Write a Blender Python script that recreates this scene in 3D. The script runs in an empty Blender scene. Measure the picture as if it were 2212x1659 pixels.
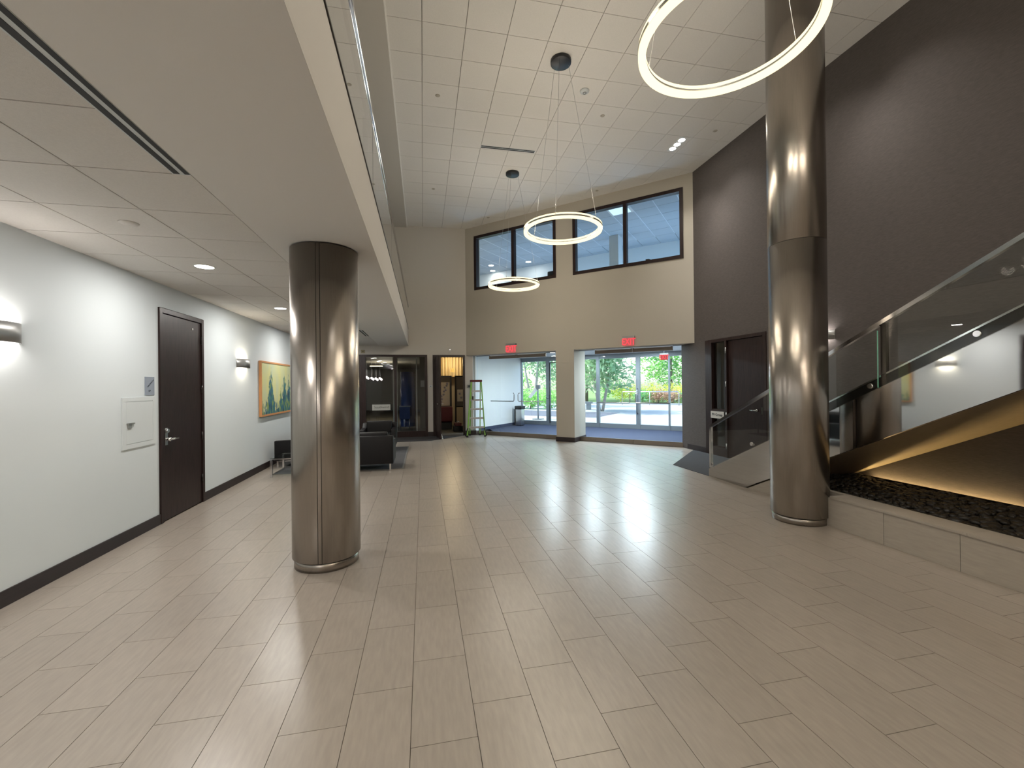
import bpy, bmesh, math, random
from mathutils import Vector, Matrix
random.seed(7)
PI = math.pi
SC = bpy.context.scene
COL = SC.collection

# ------------------------------------------------------------------ camera
cam = bpy.data.cameras.new('camera'); co = bpy.data.objects.new('camera', cam); COL.objects.link(co)
cam.sensor_width = 36.0; cam.lens = 926.65 / 2212 * 36; cam.clip_start = 0.02; cam.clip_end = 400
_R = (0.979096274608286, -0.20313599864738702, -0.010307817504430166)
_U = (0.009745988716623924, -0.0037659184757339237, 0.9999454152912395)
_F = (0.20316372892844653, 0.9791432907963792, 0.0017074355993120323)
EYE = 1.628
co.matrix_world = Matrix(((_R[0], _U[0], -_F[0], 0), (_R[1], _U[1], -_F[1], 0), (_R[2], _U[2], -_F[2], EYE), (0, 0, 0, 1)))
SC.camera = co

# ------------------------------------------------------------------ world, sun, exposure
W = bpy.data.worlds.new('world'); SC.world = W; W.use_nodes = True
nt = W.node_tree; nt.nodes.clear()
sky = nt.nodes.new('ShaderNodeTexSky'); sky.sky_type = 'NISHITA'; sky.sun_disc = False
sky.sun_elevation = math.radians(52); sky.sun_rotation = math.radians(-60); sky.air_density = 1.0; sky.dust_density = 2.0
bg = nt.nodes.new('ShaderNodeBackground'); bg.inputs['Strength'].default_value = 0.28
wo = nt.nodes.new('ShaderNodeOutputWorld')
nt.links.new(sky.outputs[0], bg.inputs[0]); nt.links.new(bg.outputs[0], wo.inputs[0])
sun = bpy.data.lights.new('sun', 'SUN'); sun.energy = 2.4; sun.angle = math.radians(0.6); sun.color = (1.0, 0.95, 0.86)
so = bpy.data.objects.new('sun', sun); COL.objects.link(so); so.location = (0, 30, 30)
so.rotation_euler = Vector((0.62, -0.36, -0.95)).to_track_quat('-Z', 'Y').to_euler()
SC.view_settings.view_transform = 'Standard'; SC.view_settings.look = 'None'
SC.view_settings.exposure = 1.53; SC.view_settings.gamma = 1.0; SC.view_settings.use_curve_mapping = False
SC.cycles.max_bounces = 10; SC.cycles.diffuse_bounces = 5; SC.cycles.glossy_bounces = 5
SC.cycles.transparent_max_bounces = 16; SC.cycles.sample_clamp_indirect = 6.0; SC.cycles.use_denoising = True
SC.cycles.caustics_reflective = False; SC.cycles.caustics_refractive = False

# ------------------------------------------------------------------ materials
MATS = {}
def mat(name, col, rough=0.6, metal=0.0, noise=0.0, nscale=40.0, bump=0.0, bscale=120.0, stretch=None, emit=0.0, ecol=None, rnd=0.0, spec=0.5, coat=0.0, island=False, aniso=0.0):
    m = bpy.data.materials.new(name); m.use_nodes = True; n = m.node_tree; b = n.nodes['Principled BSDF']
    b.inputs['Base Color'].default_value = (*col, 1); b.inputs['Roughness'].default_value = rough; b.inputs['Metallic'].default_value = metal
    b.inputs['Specular IOR Level'].default_value = spec
    if coat: b.inputs['Coat Weight'].default_value = coat; b.inputs['Coat Roughness'].default_value = 0.08
    if aniso: b.inputs['Anisotropic'].default_value = aniso
    tc = n.nodes.new('ShaderNodeTexCoord'); mp = n.nodes.new('ShaderNodeMapping')
    geo = n.nodes.new('ShaderNodeNewGeometry')
    n.links.new(geo.outputs['Position'], mp.inputs['Vector'])
    if stretch: mp.inputs['Scale'].default_value = stretch
    src = None
    if noise or rnd:
        hs = n.nodes.new('ShaderNodeHueSaturation'); hs.inputs['Color'].default_value = (*col, 1)
        v = None
        if noise:
            t = n.nodes.new('ShaderNodeTexNoise'); t.inputs['Scale'].default_value = nscale; t.inputs['Detail'].default_value = 5
            n.links.new(mp.outputs[0], t.inputs['Vector'])
            r = n.nodes.new('ShaderNodeMapRange'); r.inputs[1].default_value = 0.25; r.inputs[2].default_value = 0.75
            r.inputs[3].default_value = 1 - noise; r.inputs[4].default_value = 1 + noise
            n.links.new(t.outputs['Fac'], r.inputs[0]); v = r.outputs[0]
        if rnd:
            r2 = n.nodes.new('ShaderNodeMapRange'); r2.inputs[3].default_value = 1 - rnd; r2.inputs[4].default_value = 1 + rnd
            if island: n.links.new(geo.outputs['Random Per Island'], r2.inputs[0])
            else:
                oi = n.nodes.new('ShaderNodeObjectInfo'); n.links.new(oi.outputs['Random'], r2.inputs[0])
            if v:
                mu = n.nodes.new('ShaderNodeMath'); mu.operation = 'MULTIPLY'; n.links.new(v, mu.inputs[0]); n.links.new(r2.outputs[0], mu.inputs[1]); v = mu.outputs[0]
            else: v = r2.outputs[0]
        n.links.new(v, hs.inputs['Value']); n.links.new(hs.outputs[0], b.inputs['Base Color'])
    if bump:
        t2 = n.nodes.new('ShaderNodeTexNoise'); t2.inputs['Scale'].default_value = bscale; t2.inputs['Detail'].default_value = 4
        n.links.new(mp.outputs[0], t2.inputs['Vector'])
        bp = n.nodes.new('ShaderNodeBump'); bp.inputs['Strength'].default_value = bump; bp.inputs['Distance'].default_value = 0.01
        n.links.new(t2.outputs['Fac'], bp.inputs['Height']); n.links.new(bp.outputs[0], b.inputs['Normal'])
    if emit:
        b.inputs['Emission Color'].default_value = (*(ecol or col), 1); b.inputs['Emission Strength'].default_value = emit
    MATS[name] = m
    return m
def glass(name, tint=(1, 1, 1), refl=1.0, ior=1.5):
    m = bpy.data.materials.new(name); m.use_nodes = True; n = m.node_tree; n.nodes.clear()
    o = n.nodes.new('ShaderNodeOutputMaterial'); mx = n.nodes.new('ShaderNodeMixShader'); tr = n.nodes.new('ShaderNodeBsdfTransparent')
    gl = n.nodes.new('ShaderNodeBsdfGlossy'); gl.inputs['Roughness'].default_value = 0.01; gl.inputs['Color'].default_value = (1, 1, 1, 1)
    tr.inputs[0].default_value = (*tint, 1); fr = n.nodes.new('ShaderNodeFresnel'); fr.inputs['IOR'].default_value = ior
    mu = n.nodes.new('ShaderNodeMath'); mu.operation = 'MULTIPLY'; mu.inputs[1].default_value = refl; mu.use_clamp = True
    ge = n.nodes.new('ShaderNodeNewGeometry'); inv = n.nodes.new('ShaderNodeMath'); inv.operation = 'SUBTRACT'; inv.inputs[0].default_value = 1.0; n.links.new(ge.outputs['Backfacing'], inv.inputs[1])
    m2 = n.nodes.new('ShaderNodeMath'); m2.operation = 'MULTIPLY'; n.links.new(mu.outputs[0], m2.inputs[0]); n.links.new(inv.outputs[0], m2.inputs[1])
    n.links.new(fr.outputs[0], mu.inputs[0]); n.links.new(m2.outputs[0], mx.inputs[0]); n.links.new(tr.outputs[0], mx.inputs[1]); n.links.new(gl.outputs[0], mx.inputs[2]); n.links.new(mx.outputs[0], o.inputs[0])
    MATS[name] = m; return m
def glow(name, col, s):
    m = bpy.data.materials.new(name); m.use_nodes = True; n = m.node_tree; n.nodes.clear()
    o = n.nodes.new('ShaderNodeOutputMaterial'); e = n.nodes.new('ShaderNodeEmission'); e.inputs[0].default_value = (*col, 1); e.inputs[1].default_value = s
    n.links.new(e.outputs[0], o.inputs[0]); MATS[name] = m; return m

wall_white = mat('white wallcovering', (0.64, 0.69, 0.71), 0.85, bump=0.05, bscale=180)
beige = mat('beige paint', (0.44, 0.405, 0.345), 0.85, bump=0.03, bscale=150)
beige2 = mat('greige paint', (0.52, 0.49, 0.445), 0.85, bump=0.03, bscale=150)
soffit_w = mat('soffit drywall', (0.76, 0.74, 0.71), 0.9, bump=0.02, bscale=100)
ceil_t = mat('acoustic ceiling tile', (0.70, 0.675, 0.64), 0.95, noise=0.04, nscale=90, bump=0.12, bscale=260, rnd=0.015)
ceil_ti = mat('acoustic ceiling tile far', (0.70, 0.675, 0.64), 0.95, noise=0.04, nscale=90, rnd=0.015, island=True)
ceil_tb = mat('ceiling grid', (0.24, 0.22, 0.20), 0.8)
grasscloth = mat('grey brown grasscloth', (0.082, 0.069, 0.064), 0.8, noise=0.22, nscale=14, bump=0.25, bscale=22, stretch=(1.0, 1.1, 11.0))
tile_kw = dict(noise=0.10, nscale=9, bump=0.015, bscale=60, stretch=(5.0, 0.8, 1))
floor_m = mat('stone look floor tile', (0.33, 0.288, 0.245), 0.30, spec=0.7, rnd=0.035, **tile_kw)
floor_i = mat('stone look floor tile distant', (0.33, 0.288, 0.245), 0.30, spec=0.7, rnd=0.035, island=True, **tile_kw)
clad_m = mat('stone look cladding tile', (0.37, 0.33, 0.28), 0.42, rnd=0.04, noise=0.08, nscale=9, stretch=(1, 0.8, 5))
grout = mat('dark grout', (0.11, 0.09, 0.07), 0.9)
carpet_d = mat('charcoal carpet', (0.035, 0.034, 0.037), 0.95, noise=0.35, nscale=90, bump=0.4, bscale=300)
carpet_v = mat('slate blue entrance carpet', (0.036, 0.045, 0.082), 0.95, noise=0.2, nscale=120, bump=0.4, bscale=300)
carpet_o = mat('office carpet', (0.10, 0.085, 0.06), 0.95, noise=0.35, nscale=30)
rug_m = mat('grey striped rug', (0.085, 0.085, 0.09), 0.95, noise=0.45, nscale=12, stretch=(0.4, 9, 1), bump=0.3, bscale=200)
rug_b = mat('pale rug binding', (0.16, 0.155, 0.15), 0.95)
wood = mat('dark espresso wood', (0.022, 0.0115, 0.0105), 0.4, noise=0.5, nscale=7, stretch=(6, 6, 0.6), spec=0.3)
wood_b = mat('espresso baseboard', (0.018, 0.010, 0.011), 0.5, noise=0.3, nscale=8, stretch=(1, 0.6, 6))
steel = mat('brushed bronze steel', (0.36, 0.325, 0.29), 0.27, metal=1.0, noise=0.06, nscale=20, bump=0.012, bscale=30, stretch=(6, 6, 0.25))
mirror_st = mat('mirror polished steel', (0.62, 0.61, 0.60), 0.04, metal=1.0, bump=0.02, bscale=1.6)
soffit_st = mat('satin bronze soffit', (0.34, 0.28, 0.20), 0.5, metal=0.35, noise=0.08, nscale=20)
bronze = mat('dark bronze', (0.035, 0.030, 0.028), 0.32, metal=0.7)
chrome = mat('polished chrome', (0.75, 0.75, 0.76), 0.12, metal=1.0)
satin = mat('satin nickel', (0.50, 0.50, 0.50), 0.3, metal=1.0)
alum = mat('grey aluminium', (0.23, 0.255, 0.28), 0.4, metal=0.6)
brown_al = mat('bronze aluminium rail', (0.20, 0.165, 0.135), 0.4, metal=0.6)
black = mat('matte black', (0.006, 0.006, 0.006), 0.6)
blackgl = mat('canopy black', (0.012, 0.013, 0.016), 0.4)
leather = mat('black leather', (0.0055, 0.005, 0.006), 0.5, spec=0.3, bump=0.05, bscale=200)
leather2 = mat('charcoal leather cushion', (0.008, 0.0075, 0.008), 0.5, spec=0.3, bump=0.05, bscale=200)
white_p = mat('white painted metal', (0.62, 0.66, 0.67), 0.5)
white_b = mat('bright white plastic', (0.7, 0.7, 0.68), 0.5)
grey_p = mat('sconce grey metal', (0.33, 0.33, 0.32), 0.4, metal=0.6)
sign_bl = mat('blue grey sign plate', (0.27, 0.31, 0.37), 0.5)
sign_dk = mat('dark sign lettering', (0.05, 0.06, 0.075), 0.6)
sign_w = mat('pale sign plate', (0.52, 0.51, 0.48), 0.5)
orange_w = mat('pale orange maple', (0.56, 0.27, 0.11), 0.5, noise=0.1, nscale=10, stretch=(5, 5, 0.6))
pebble_m = mat('black river pebble', (0.022, 0.020, 0.018), 0.45, rnd=0.45, noise=0.2, nscale=40)
pebble_i = mat('black river pebble bed', (0.022, 0.020, 0.018), 0.45, rnd=0.45, island=True)
green_fg = mat('lime fibreglass', (0.20, 0.42, 0.06), 0.5)
red_pl = mat('dark red plastic', (0.10, 0.012, 0.012), 0.5)
rung_m = mat('ladder aluminium', (0.42, 0.40, 0.39), 0.45, metal=0.5)
glass_c = glass('clear glass', (0.955, 0.985, 0.99), 1.0)
glass_d = glass('dark interior glass', (0.88, 0.90, 0.90), 1.0)
glass_r = glass('railing glass', (0.91, 0.935, 0.925), 1.3)
glass_m = glass('smoked railing glass', (0.78, 0.79, 0.78), 1.6)
glass_g = mat('green glass edge', (0.30, 0.72, 0.56), 0.2)
ring_g = glow('ring light diffuser', (0.68, 0.56, 0.31), 1.0)
lens_w = glow('downlight lens', (1.0, 0.94, 0.84), 7.0)
lens_s = glow('spotlight lens', (1.0, 0.93, 0.80), 30.0)
sconce_g = glow('sconce lamp', (1.0, 0.92, 0.86), 22.0)
sconce_g2 = glow('warm sconce lamp', (1.0, 0.88, 0.68), 22.0)
led_g = glow('warm led strip', (1.0, 0.70, 0.30), 15.0)
exit_g = glow('exit sign red', (1.0, 0.05, 0.07), 0.6)
exit_p = glow('exit sign faint red', (0.75, 0.16, 0.15), 0.25)

# ------------------------------------------------------------------ mesh helper
class Fr:
    "local frame: u along, d away from the lobby, z up"
    def __init__(s, o, u, d): s.o = Vector(o); s.u = Vector(u); s.d = Vector(d)
    def __call__(s, p): return s.o + s.u * p[0] + s.d * p[1] + Vector((0, 0, p[2]))
ENT = Fr((1.41, 13.95, 0), (0.72637, -0.68730, 0), (0.68730, 0.72637, 0))
ROOTM = {}
class MB:
    def __init__(s, fr=None): s.v = []; s.f = []; s.sm = []; s.fr = fr
    def _a(s, vs):
        i = len(s.v)
        for p in vs: s.v.append(s.fr(p) if s.fr else Vector(p))
        return i
    def face(s, idx, sm=False): s.f.append(idx); s.sm.append(sm)
    def box(s, x0, x1, y0, y1, z0, z1):
        i = s._a([(x0, y0, z0), (x1, y0, z0), (x1, y1, z0), (x0, y1, z0), (x0, y0, z1), (x1, y0, z1), (x1, y1, z1), (x0, y1, z1)])
        for q in ((0, 3, 2, 1), (4, 5, 6, 7), (0, 1, 5, 4), (1, 2, 6, 5), (2, 3, 7, 6), (3, 0, 4, 7)): s.face([i + k for k in q])
        return s
    def prism(s, pts, ax, a0, a1):
        def m(p, a): return {'x': (a, p[0], p[1]), 'y': (p[0], a, p[1]), 'z': (p[0], p[1], a)}[ax]
        n = len(pts); i = s._a([m(p, a0) for p in pts] + [m(p, a1) for p in pts])
        s.face([i + k for k in range(n)][::-1]); s.face([i + n + k for k in range(n)])
        for k in range(n): s.face([i + k, i + (k + 1) % n, i + n + (k + 1) % n, i + n + k])
        return s
    def tube(s, pts, r, n=10, r1=None, sq=False):
        pts = [Vector(p) for p in pts]; rings = []
        for k, p in enumerate(pts):
            d = (pts[min(k + 1, len(pts) - 1)] - pts[max(k - 1, 0)]).normalized()
            ref = Vector((0, 0, 1)) if abs(d.z) < 0.9 else Vector((0, 1, 0))
            a = d.cross(ref).normalized(); b = d.cross(a).normalized()
            rr = r if r1 is None else r + (r1 - r) * k / (len(pts) - 1)
            o = PI / n if sq else 0
            rings.append(s._a([p + a * rr * math.cos(2 * PI * j / n + o) + b * rr * math.sin(2 * PI * j / n + o) for j in range(n)]))
        for k in range(len(rings) - 1):
            for j in range(n): s.face([rings[k] + j, rings[k] + (j + 1) % n, rings[k + 1] + (j + 1) % n, rings[k + 1] + j], not sq)
        s.face([rings[0] + j for j in range(n)][::-1]); s.face([rings[-1] + j for j in range(n)])
        return s
    def lathe(s, prof, c, n=32, closed=False, a0=0.0, a1=2 * PI, sm=True):
        full = abs(a1 - a0 - 2 * PI) < 1e-6; m = n if full else n + 1; rings = []
        for k in range(m):
            t = a0 + (a1 - a0) * k / n
            rings.append(s._a([(c[0] + r * math.cos(t), c[1] + r * math.sin(t), c[2] + z) for r, z in prof]))
        L = len(prof)
        for k in range(n):
            A = rings[k]; B = rings[(k + 1) % m]
            for j in range(L if closed else L - 1):
                j2 = (j + 1) % L
                if prof[j][0] < 1e-7 and prof[j2][0] < 1e-7: continue
                if prof[j][0] < 1e-7: s.face([A + j, B + j2, A + j2], sm)
                elif prof[j2][0] < 1e-7: s.face([A + j, B + j, A + j2], sm)
                else: s.face([A + j, B + j, B + j2, A + j2], sm)
        return s
    def quad(s, *p):
        i = s._a(p); s.face([i + k for k in range(len(p))]); return s
    def build(s, name, m, parent=None, bevel=0.0, kind=None, seg=2):
        root = parent
        M = ROOTM.get(parent.name, Matrix()).inverted() if parent else Matrix()
        me = bpy.data.meshes.new(name)
        me.from_pydata([M @ p for p in s.v], [], s.f)
        for pl, sm in zip(me.polygons, s.sm): pl.use_smooth = sm
        if bevel:
            bm = bmesh.new(); bm.from_mesh(me)
            bmesh.ops.remove_doubles(bm, verts=bm.verts, dist=1e-5)
            bmesh.ops.bevel(bm, geom=list(bm.edges), offset=bevel, segments=seg, affect='EDGES', profile=0.6, clamp_overlap=True)
            if seg > 1:
                for f in bm.faces: f.smooth = True
            bm.normal_update(); bm.to_mesh(me); bm.free()
        else:
            bm = bmesh.new(); bm.from_mesh(me); bmesh.ops.recalc_face_normals(bm, faces=bm.faces); bm.to_mesh(me); bm.free()
        if m: me.materials.append(m)
        o = bpy.data.objects.new(name, me); COL.objects.link(o)
        if parent:
            o.parent = parent; ROOTM[o.name] = ROOTM.get(parent.name, Matrix())
        if kind: o['kind'] = kind
        return o
def thing(name, label, cat, loc=(0, 0, 0), rz=0.0, group=None):
    o = bpy.data.objects.new(name, None); COL.objects.link(o); o.empty_display_size = 0.1
    o.location = loc; o.rotation_euler = (0, 0, rz); o['label'] = label; o['category'] = cat
    if group: o['group'] = group
    ROOTM[o.name] = Matrix.Translation(loc) @ Matrix.Rotation(rz, 4, 'Z'); return o
def tag(o, label, cat, group=None):
    o['label'] = label; o['category'] = cat
    if group: o['group'] = group
    return o
def struct(o): o['kind'] = 'structure'; return o
def sroot(name, loc=(0, 0, 0)):
    o = bpy.data.objects.new(name, None); COL.objects.link(o); o.location = loc; o['kind'] = 'structure'
    ROOTM[o.name] = Matrix.Translation(loc); return o
def dup(root, loc, rz=None, label=None):
    r = root.copy(); COL.objects.link(r); r.location = loc
    if rz is not None: r.rotation_euler = (0, 0, rz)
    if label: r['label'] = label
    for ch in list(root.children):
        c = ch.copy(); COL.objects.link(c); c.parent = r
        for g in list(ch.children):
            d = g.copy(); COL.objects.link(d); d.parent = c
    return r
def text(name, body, size, m, parent, origin, xdir, updir, depth=0.002, sx=1.0):
    cu = bpy.data.curves.new(name, 'FONT'); cu.body = body; cu.size = size; cu.extrude = depth; cu.align_x = 'CENTER'; cu.align_y = 'CENTER'
    t = bpy.data.objects.new(name + '_tmp', cu); COL.objects.link(t)
    bpy.context.view_layer.update()
    me = bpy.data.meshes.new_from_object(t.evaluated_get(bpy.context.evaluated_depsgraph_get()))
    bpy.data.objects.remove(t)
    x = Vector(xdir).normalized(); u = Vector(updir).normalized(); z = x.cross(u)
    M = Matrix(((x.x * sx, u.x, z.x, origin[0]), (x.y * sx, u.y, z.y, origin[1]), (x.z * sx, u.z, z.z, origin[2]), (0, 0, 0, 1)))
    me.transform(ROOTM.get(parent.name, Matrix()).inverted() @ M)
    me.materials.clear(); me.materials.append(m); me.name = name
    o = bpy.data.objects.new(name, me); COL.objects.link(o); o.parent = parent; return o
def lamp(name, kind, loc, energy, col, parent=None, **kw):
    l = bpy.data.lights.new(name, kind); l.energy = energy; l.color = col
    o = bpy.data.objects.new(name, l); COL.objects.link(o); o.location = loc
    d = kw.pop('aim', None)
    for k, v in kw.items(): setattr(l, k, v)
    if d: o.rotation_euler = Vector(d).to_track_quat('-Z', 'Y').to_euler()
    if parent:
        o.parent = parent; o.matrix_parent_inverse = ROOTM[parent.name].inverted()
    return o

# ================================================================== STRUCTURE
XL, XR, YB, ZC, ZL = -3.10, 6.41, 13.97, 6.705, 2.895
# ---- floor
floor = struct(MB().box(-3.3, 6.6, -6.2, 14.6, -0.30, -0.004).build('floor', grout))
def clip(poly, planes):
    for nx, ny, c in planes:   # keep nx*x+ny*y<=c
        out = []
        for i in range(len(poly)):
            a, b = poly[i], poly[(i + 1) % len(poly)]; da = nx * a[0] + ny * a[1] - c; db = nx * b[0] + ny * b[1] - c
            if da <= 0: out.append(a)
            if da * db < 0:
                t = da / (da - db); out.append((a[0] + (b[0] - a[0]) * t, a[1] + (b[1] - a[1]) * t))
        poly = out
        if len(poly) < 3: return []
    return poly
ENTC = 0.68730 * 1.41 + 0.72637 * 13.95
def tile_grid(parent, name, m, mi, xs, ys_of, lx, ly, z0, z1, planes, full_ok, score, limit):
    full = MB().box(0, lx, 0, ly, 0, z1 - z0).build(name, m); me = full.data; bpy.data.objects.remove(full)
    cand = []
    for c, x in xs:
        for y in ys_of(c):
            P = [(x, y), (x + lx, y), (x + lx, y + ly), (x, y + ly)]; Q = clip(P, planes)
            if len(Q) < 3: continue
            whole = len(Q) == 4 and all(abs(a[0] - b[0]) + abs(a[1] - b[1]) < 1e-6 for a, b in zip(P, Q))
            cand.append((score(x + lx / 2, y + ly / 2), x, y, Q, whole))
    cand.sort(key=lambda t: -t[0]); rest = MB()
    for k, (s_, x, y, Q, whole) in enumerate(cand):
        if k < limit and s_ > 0:
            if whole: o = bpy.data.objects.new(name, me); COL.objects.link(o); o.location = (x, y, z0); o.parent = parent
            else: MB().prism(Q, 'z', z0, z1).build(name, m, parent)
        else: rest.prism(Q, 'z', z0, z1)
    if rest.v: rest.build(name + '_field', mi, parent, kind='stuff')
def inview(x, y, z):
    v = Vector((x, y, z - EYE)); f = v.dot(Vector(_F))
    if f < 0.3: return 0
    px = 1106 + 926.65 * v.dot(Vector(_R)) / f; py = 829.5 - 926.65 * v.dot(Vector(_U)) / f
    if px < -150 or px > 2362 or py < -150 or py > 1809: return 0
    return abs(z - EYE) / f ** 3
TW, TL_, TX, TY = 0.3051, 0.6144, -0.0712, 3.828
def fy(c):
    y = TY + TL_ * ((c * (1 / 3.0) + 0.003 * c) % 1.0) - 18 * TL_
    return [y + TL_ * k + 0.0015 for k in range(40)]
tile_grid(floor, 'floor_tile', floor_m, floor_i, [(c, TX + c * TW + 0.0015) for c in range(-11, 23)], fy, TW - 0.003, TL_ - 0.003, -0.012, 0.0,
          [(-1, 0, 3.10), (1, 0, 6.41), (0, 1, 13.97), (0, -1, 5.6), (0.68730, 0.72637, ENTC + 0.36)], None, lambda x, y: inview(x, y, 0) if not (x < -3.1) else 0, 300)
# carpets laid over the tiles
struct(MB().prism([(-3.1, 12.86), (0.2, 12.85), (1.3, 13.9), (1.3, 13.98), (-3.1, 13.98)], 'z', 0.0, 0.006).build('floor_carpet', carpet_d))
struct(MB().prism([(4.93, 6.60), (4.86, 6.63), (4.86, 7.72), (6.41, 9.30), (6.41, 6.60)], 'z', 0.0, 0.006).build('floor_carpet', carpet_d))
# ---- left wall
struct(MB().box(-3.3, XL, -6.2, 5.9, 0, 6.9).box(-3.3, XL, 6.93, 14.2, 0, 6.9).box(-3.3, XL, 5.9, 6.93, 2.59, 6.9).box(-3.34, -3.2, 5.9, 6.93, 0, 2.59).build('wall_left', wall_white))
bb = struct(MB().box(XL, XL + 0.014, -6, 5.885, 0.001, 0.122).box(XL, XL + 0.014, 6.945, 12.86, 0.001, 0.122).box(XL, XL + 0.014, 12.86, 13.95, 0.007, 0.122).build('baseboard_left', wood_b))
d1 = sroot('door_1', (XL, 6.4, 0))
MB().box(XL - 0.04, XL + 0.02, 5.885, 5.945, 0.001, 2.605).box(XL - 0.04, XL + 0.02, 6.885, 6.945, 0.001, 2.605).box(XL - 0.04, XL + 0.02, 5.945, 6.885, 2.545, 2.605).build('door_frame', wood, d1, 0.004, seg=1)
leaf = MB().box(XL - 0.045, XL + 0.003, 5.95, 6.88, 0.012, 2.54).build('door_leaf', wood, d1, 0.003, seg=1)
MB().box(XL + 0.003, XL + 0.009, 6.0, 6.055, 0.93, 1.14).build('lock_plate', satin, leaf, 0.002, seg=1)
MB().tube([(XL + 0.003, 6.028, 1.105), (XL + 0.03, 6.028, 1.105)], 0.024, 16).build('deadbolt', satin, leaf)
MB().tube([(XL + 0.003, 6.028, 1.0), (XL + 0.06, 6.028, 1.0)], 0.022, 14).tube([(XL + 0.05, 6.02, 1.0), (XL + 0.055, 6.10, 1.0), (XL + 0.05, 6.20, 0.995)], 0.013, 8).build('door_handle', chrome, leaf)
for z in (0.35, 0.95, 1.61, 2.3):
    MB().tube([(XL + 0.012, 6.884, z - 0.055), (XL + 0.012, 6.884, z + 0.055)], 0.011, 8).build('hinge', bronze, d1)
MB().tube([(XL + 0.003, 6.664, 2.437), (XL + 0.008, 6.664, 2.437)], 0.014, 12).build('viewer_button', white_b, leaf)
# ---- left low ceiling, mezzanine slab, fascia
ceil_l = struct(MB().box(-3.1, -1.337, -6, 13.97, ZL + 0.012, ZL + 0.10).build('ceiling_alcove', ceil_tb))
CX = [(k, -1.337 - 0.606 * (k + 1) + 0.02 * (k == 9)) for k in range(3)]
tile_grid(ceil_l, 'ceiling_tile', ceil_t, ceil_ti, [(k, x + 0.004) for k, x in CX], lambda c: [2.885 + 0.61 * k + 0.004 for k in range(-14, 19)], 0.598, 0.602, ZL, ZL + 0.016,
          [(-1, 0, 3.10), (1, 0, -1.341), (0, 1, 13.97), (0, -1, 6.0)] , None, lambda x, y: inview(x, y, ZL), 200)
struct(MB().box(-1.337, -0.4352, -6, 13.97, ZL, ZL + 0.2).build('ceiling_soffit', soffit_w))
struct(MB().box(-3.1, -0.45, -6, 13.97, ZL + 0.2, 3.40).box(-0.4352, -0.434, -6, 13.97, ZL, 3.415).build('wall_mezzanine_edge', mat('fascia paint', (0.52, 0.495, 0.46), 0.9)))
# ---- atrium ceiling
ceil_a = struct(MB().box(-0.457, 6.6, -6.2, 14.3, ZC + 0.012, ZC + 0.2).box(-3.3, -0.95, -6.2, 14.2, ZC + 0.012, ZC + 0.2).box(-0.95, -0.457, -6.2, 14.2, ZC + 0.1, ZC + 0.2).build('ceiling_atrium', ceil_tb))
tile_grid(ceil_a, 'ceiling_tile', ceil_t, ceil_ti, [(j, 0.034 + 0.6096 * j + 0.004) for j in list(range(-1, 11))], lambda c: [5.478 + 0.6096 * k + 0.004 for k in range(-19, 14)], 0.6016, 0.6016, ZC, ZC + 0.016,
          [(-1, 0, 0.450), (1, 0, 6.41), (0, 1, 13.97), (0, -1, 6.0), (0.68730, 0.72637, ENTC)], None, lambda x, y: inview(x, y, ZC), 300)
mz = MB()
for j in range(4):
    for k in range(-18, 14):
        Q = clip([(-3.1 + 0.61 * j - 0.35, 5.478 + 0.61 * k), (-2.5 + 0.61 * j - 0.35, 5.478 + 0.61 * k), (-2.5 + 0.61 * j - 0.35, 6.08 + 0.61 * k), (-3.1 + 0.61 * j - 0.35, 6.08 + 0.61 * k)], [(-1, 0, 3.1), (1, 0, -0.95), (0, 1, 13.97)])
        if len(Q) > 2: mz.prism(Q, 'z', ZC, ZC + 0.016)
mz.build('ceiling_tile_field', ceil_ti, ceil_a, kind='stuff')
struct(MB().box(-0.95, -0.457, -6, 13.97, 6.64, 6.81).build('ceiling_border', beige2))
struct(MB().box(-0.457, -0.435, -6, 13.97, 6.685, 6.70).box(-0.457, -0.447, -6, 13.97, 6.64, 6.70).build('trim_1', soffit_w))
# ---- right grasscloth wall with the tenant doorway
struct(MB().box(XR, 6.62, -6.2, 7.01, 0, 6.9).box(XR, 6.62, 8.805, 9.75, 0, 6.9).box(XR, 6.62, 7.01, 8.805, 2.595, 6.9).build('wall_right', grasscloth))
struct(MB().box(XR - 0.014, XR, 8.805, 9.52, 0.007, 0.13).build('baseboard_right', wood_b))
# ---- rear wall behind the viewer
struct(MB().box(-3.3, 6.62, -6.4, -6.0, 0, 6.9).build('wall_rear', beige2))
# ---- back wall
bw = MB()
bw.box(-3.3, -2.9, YB, 14.15, 0, 6.9).box(0.14, 0.31, YB, 14.15, 0, 6.9).box(1.34, 1.388, YB, 14.15, 0, 6.9).box(1.388, 1.60, YB, 14.10, 0, 2.6).box(-2.9, 0.14, YB, 14.15, 2.61, 6.9).box(0.31, 1.34, YB, 14.15, 2.605, 6.9)
struct(bw.build('wall_back', beige2))
struct(MB().box(0.14, 0.31, YB - 0.014, YB, 0.007, 0.15).box(1.345, 1.70, YB - 0.014, YB, 0.001, 0.15).build('baseboard_back', wood_b))
# ---- entrance wall (upper beige wall with two windows, pier)
ew = MB(ENT); Z1, Z2 = 4.67, 6.40
ew.box(-0.03, 7.25, 0, 0.45, 2.59, Z1).box(-0.03, 7.25, 0, 0.30, Z2, 6.9).box(-0.03, 0.33, 0, 0.30, Z1, Z2).box(3.225, 3.75, 0, 0.30, Z1, Z2).box(6.66, 7.25, 0, 0.30, Z1, Z2)
struct(ew.build('wall_entrance', beige))
struct(MB(ENT).box(3.19, 3.75, 0, 0.80, 0, 2.59).build('wall_entrance_pier', beige))
struct(MB(ENT).box(3.176, 3.764, -0.014, 0.80, 0.001, 0.13).build('baseboard_entrance', wood_b))
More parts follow.
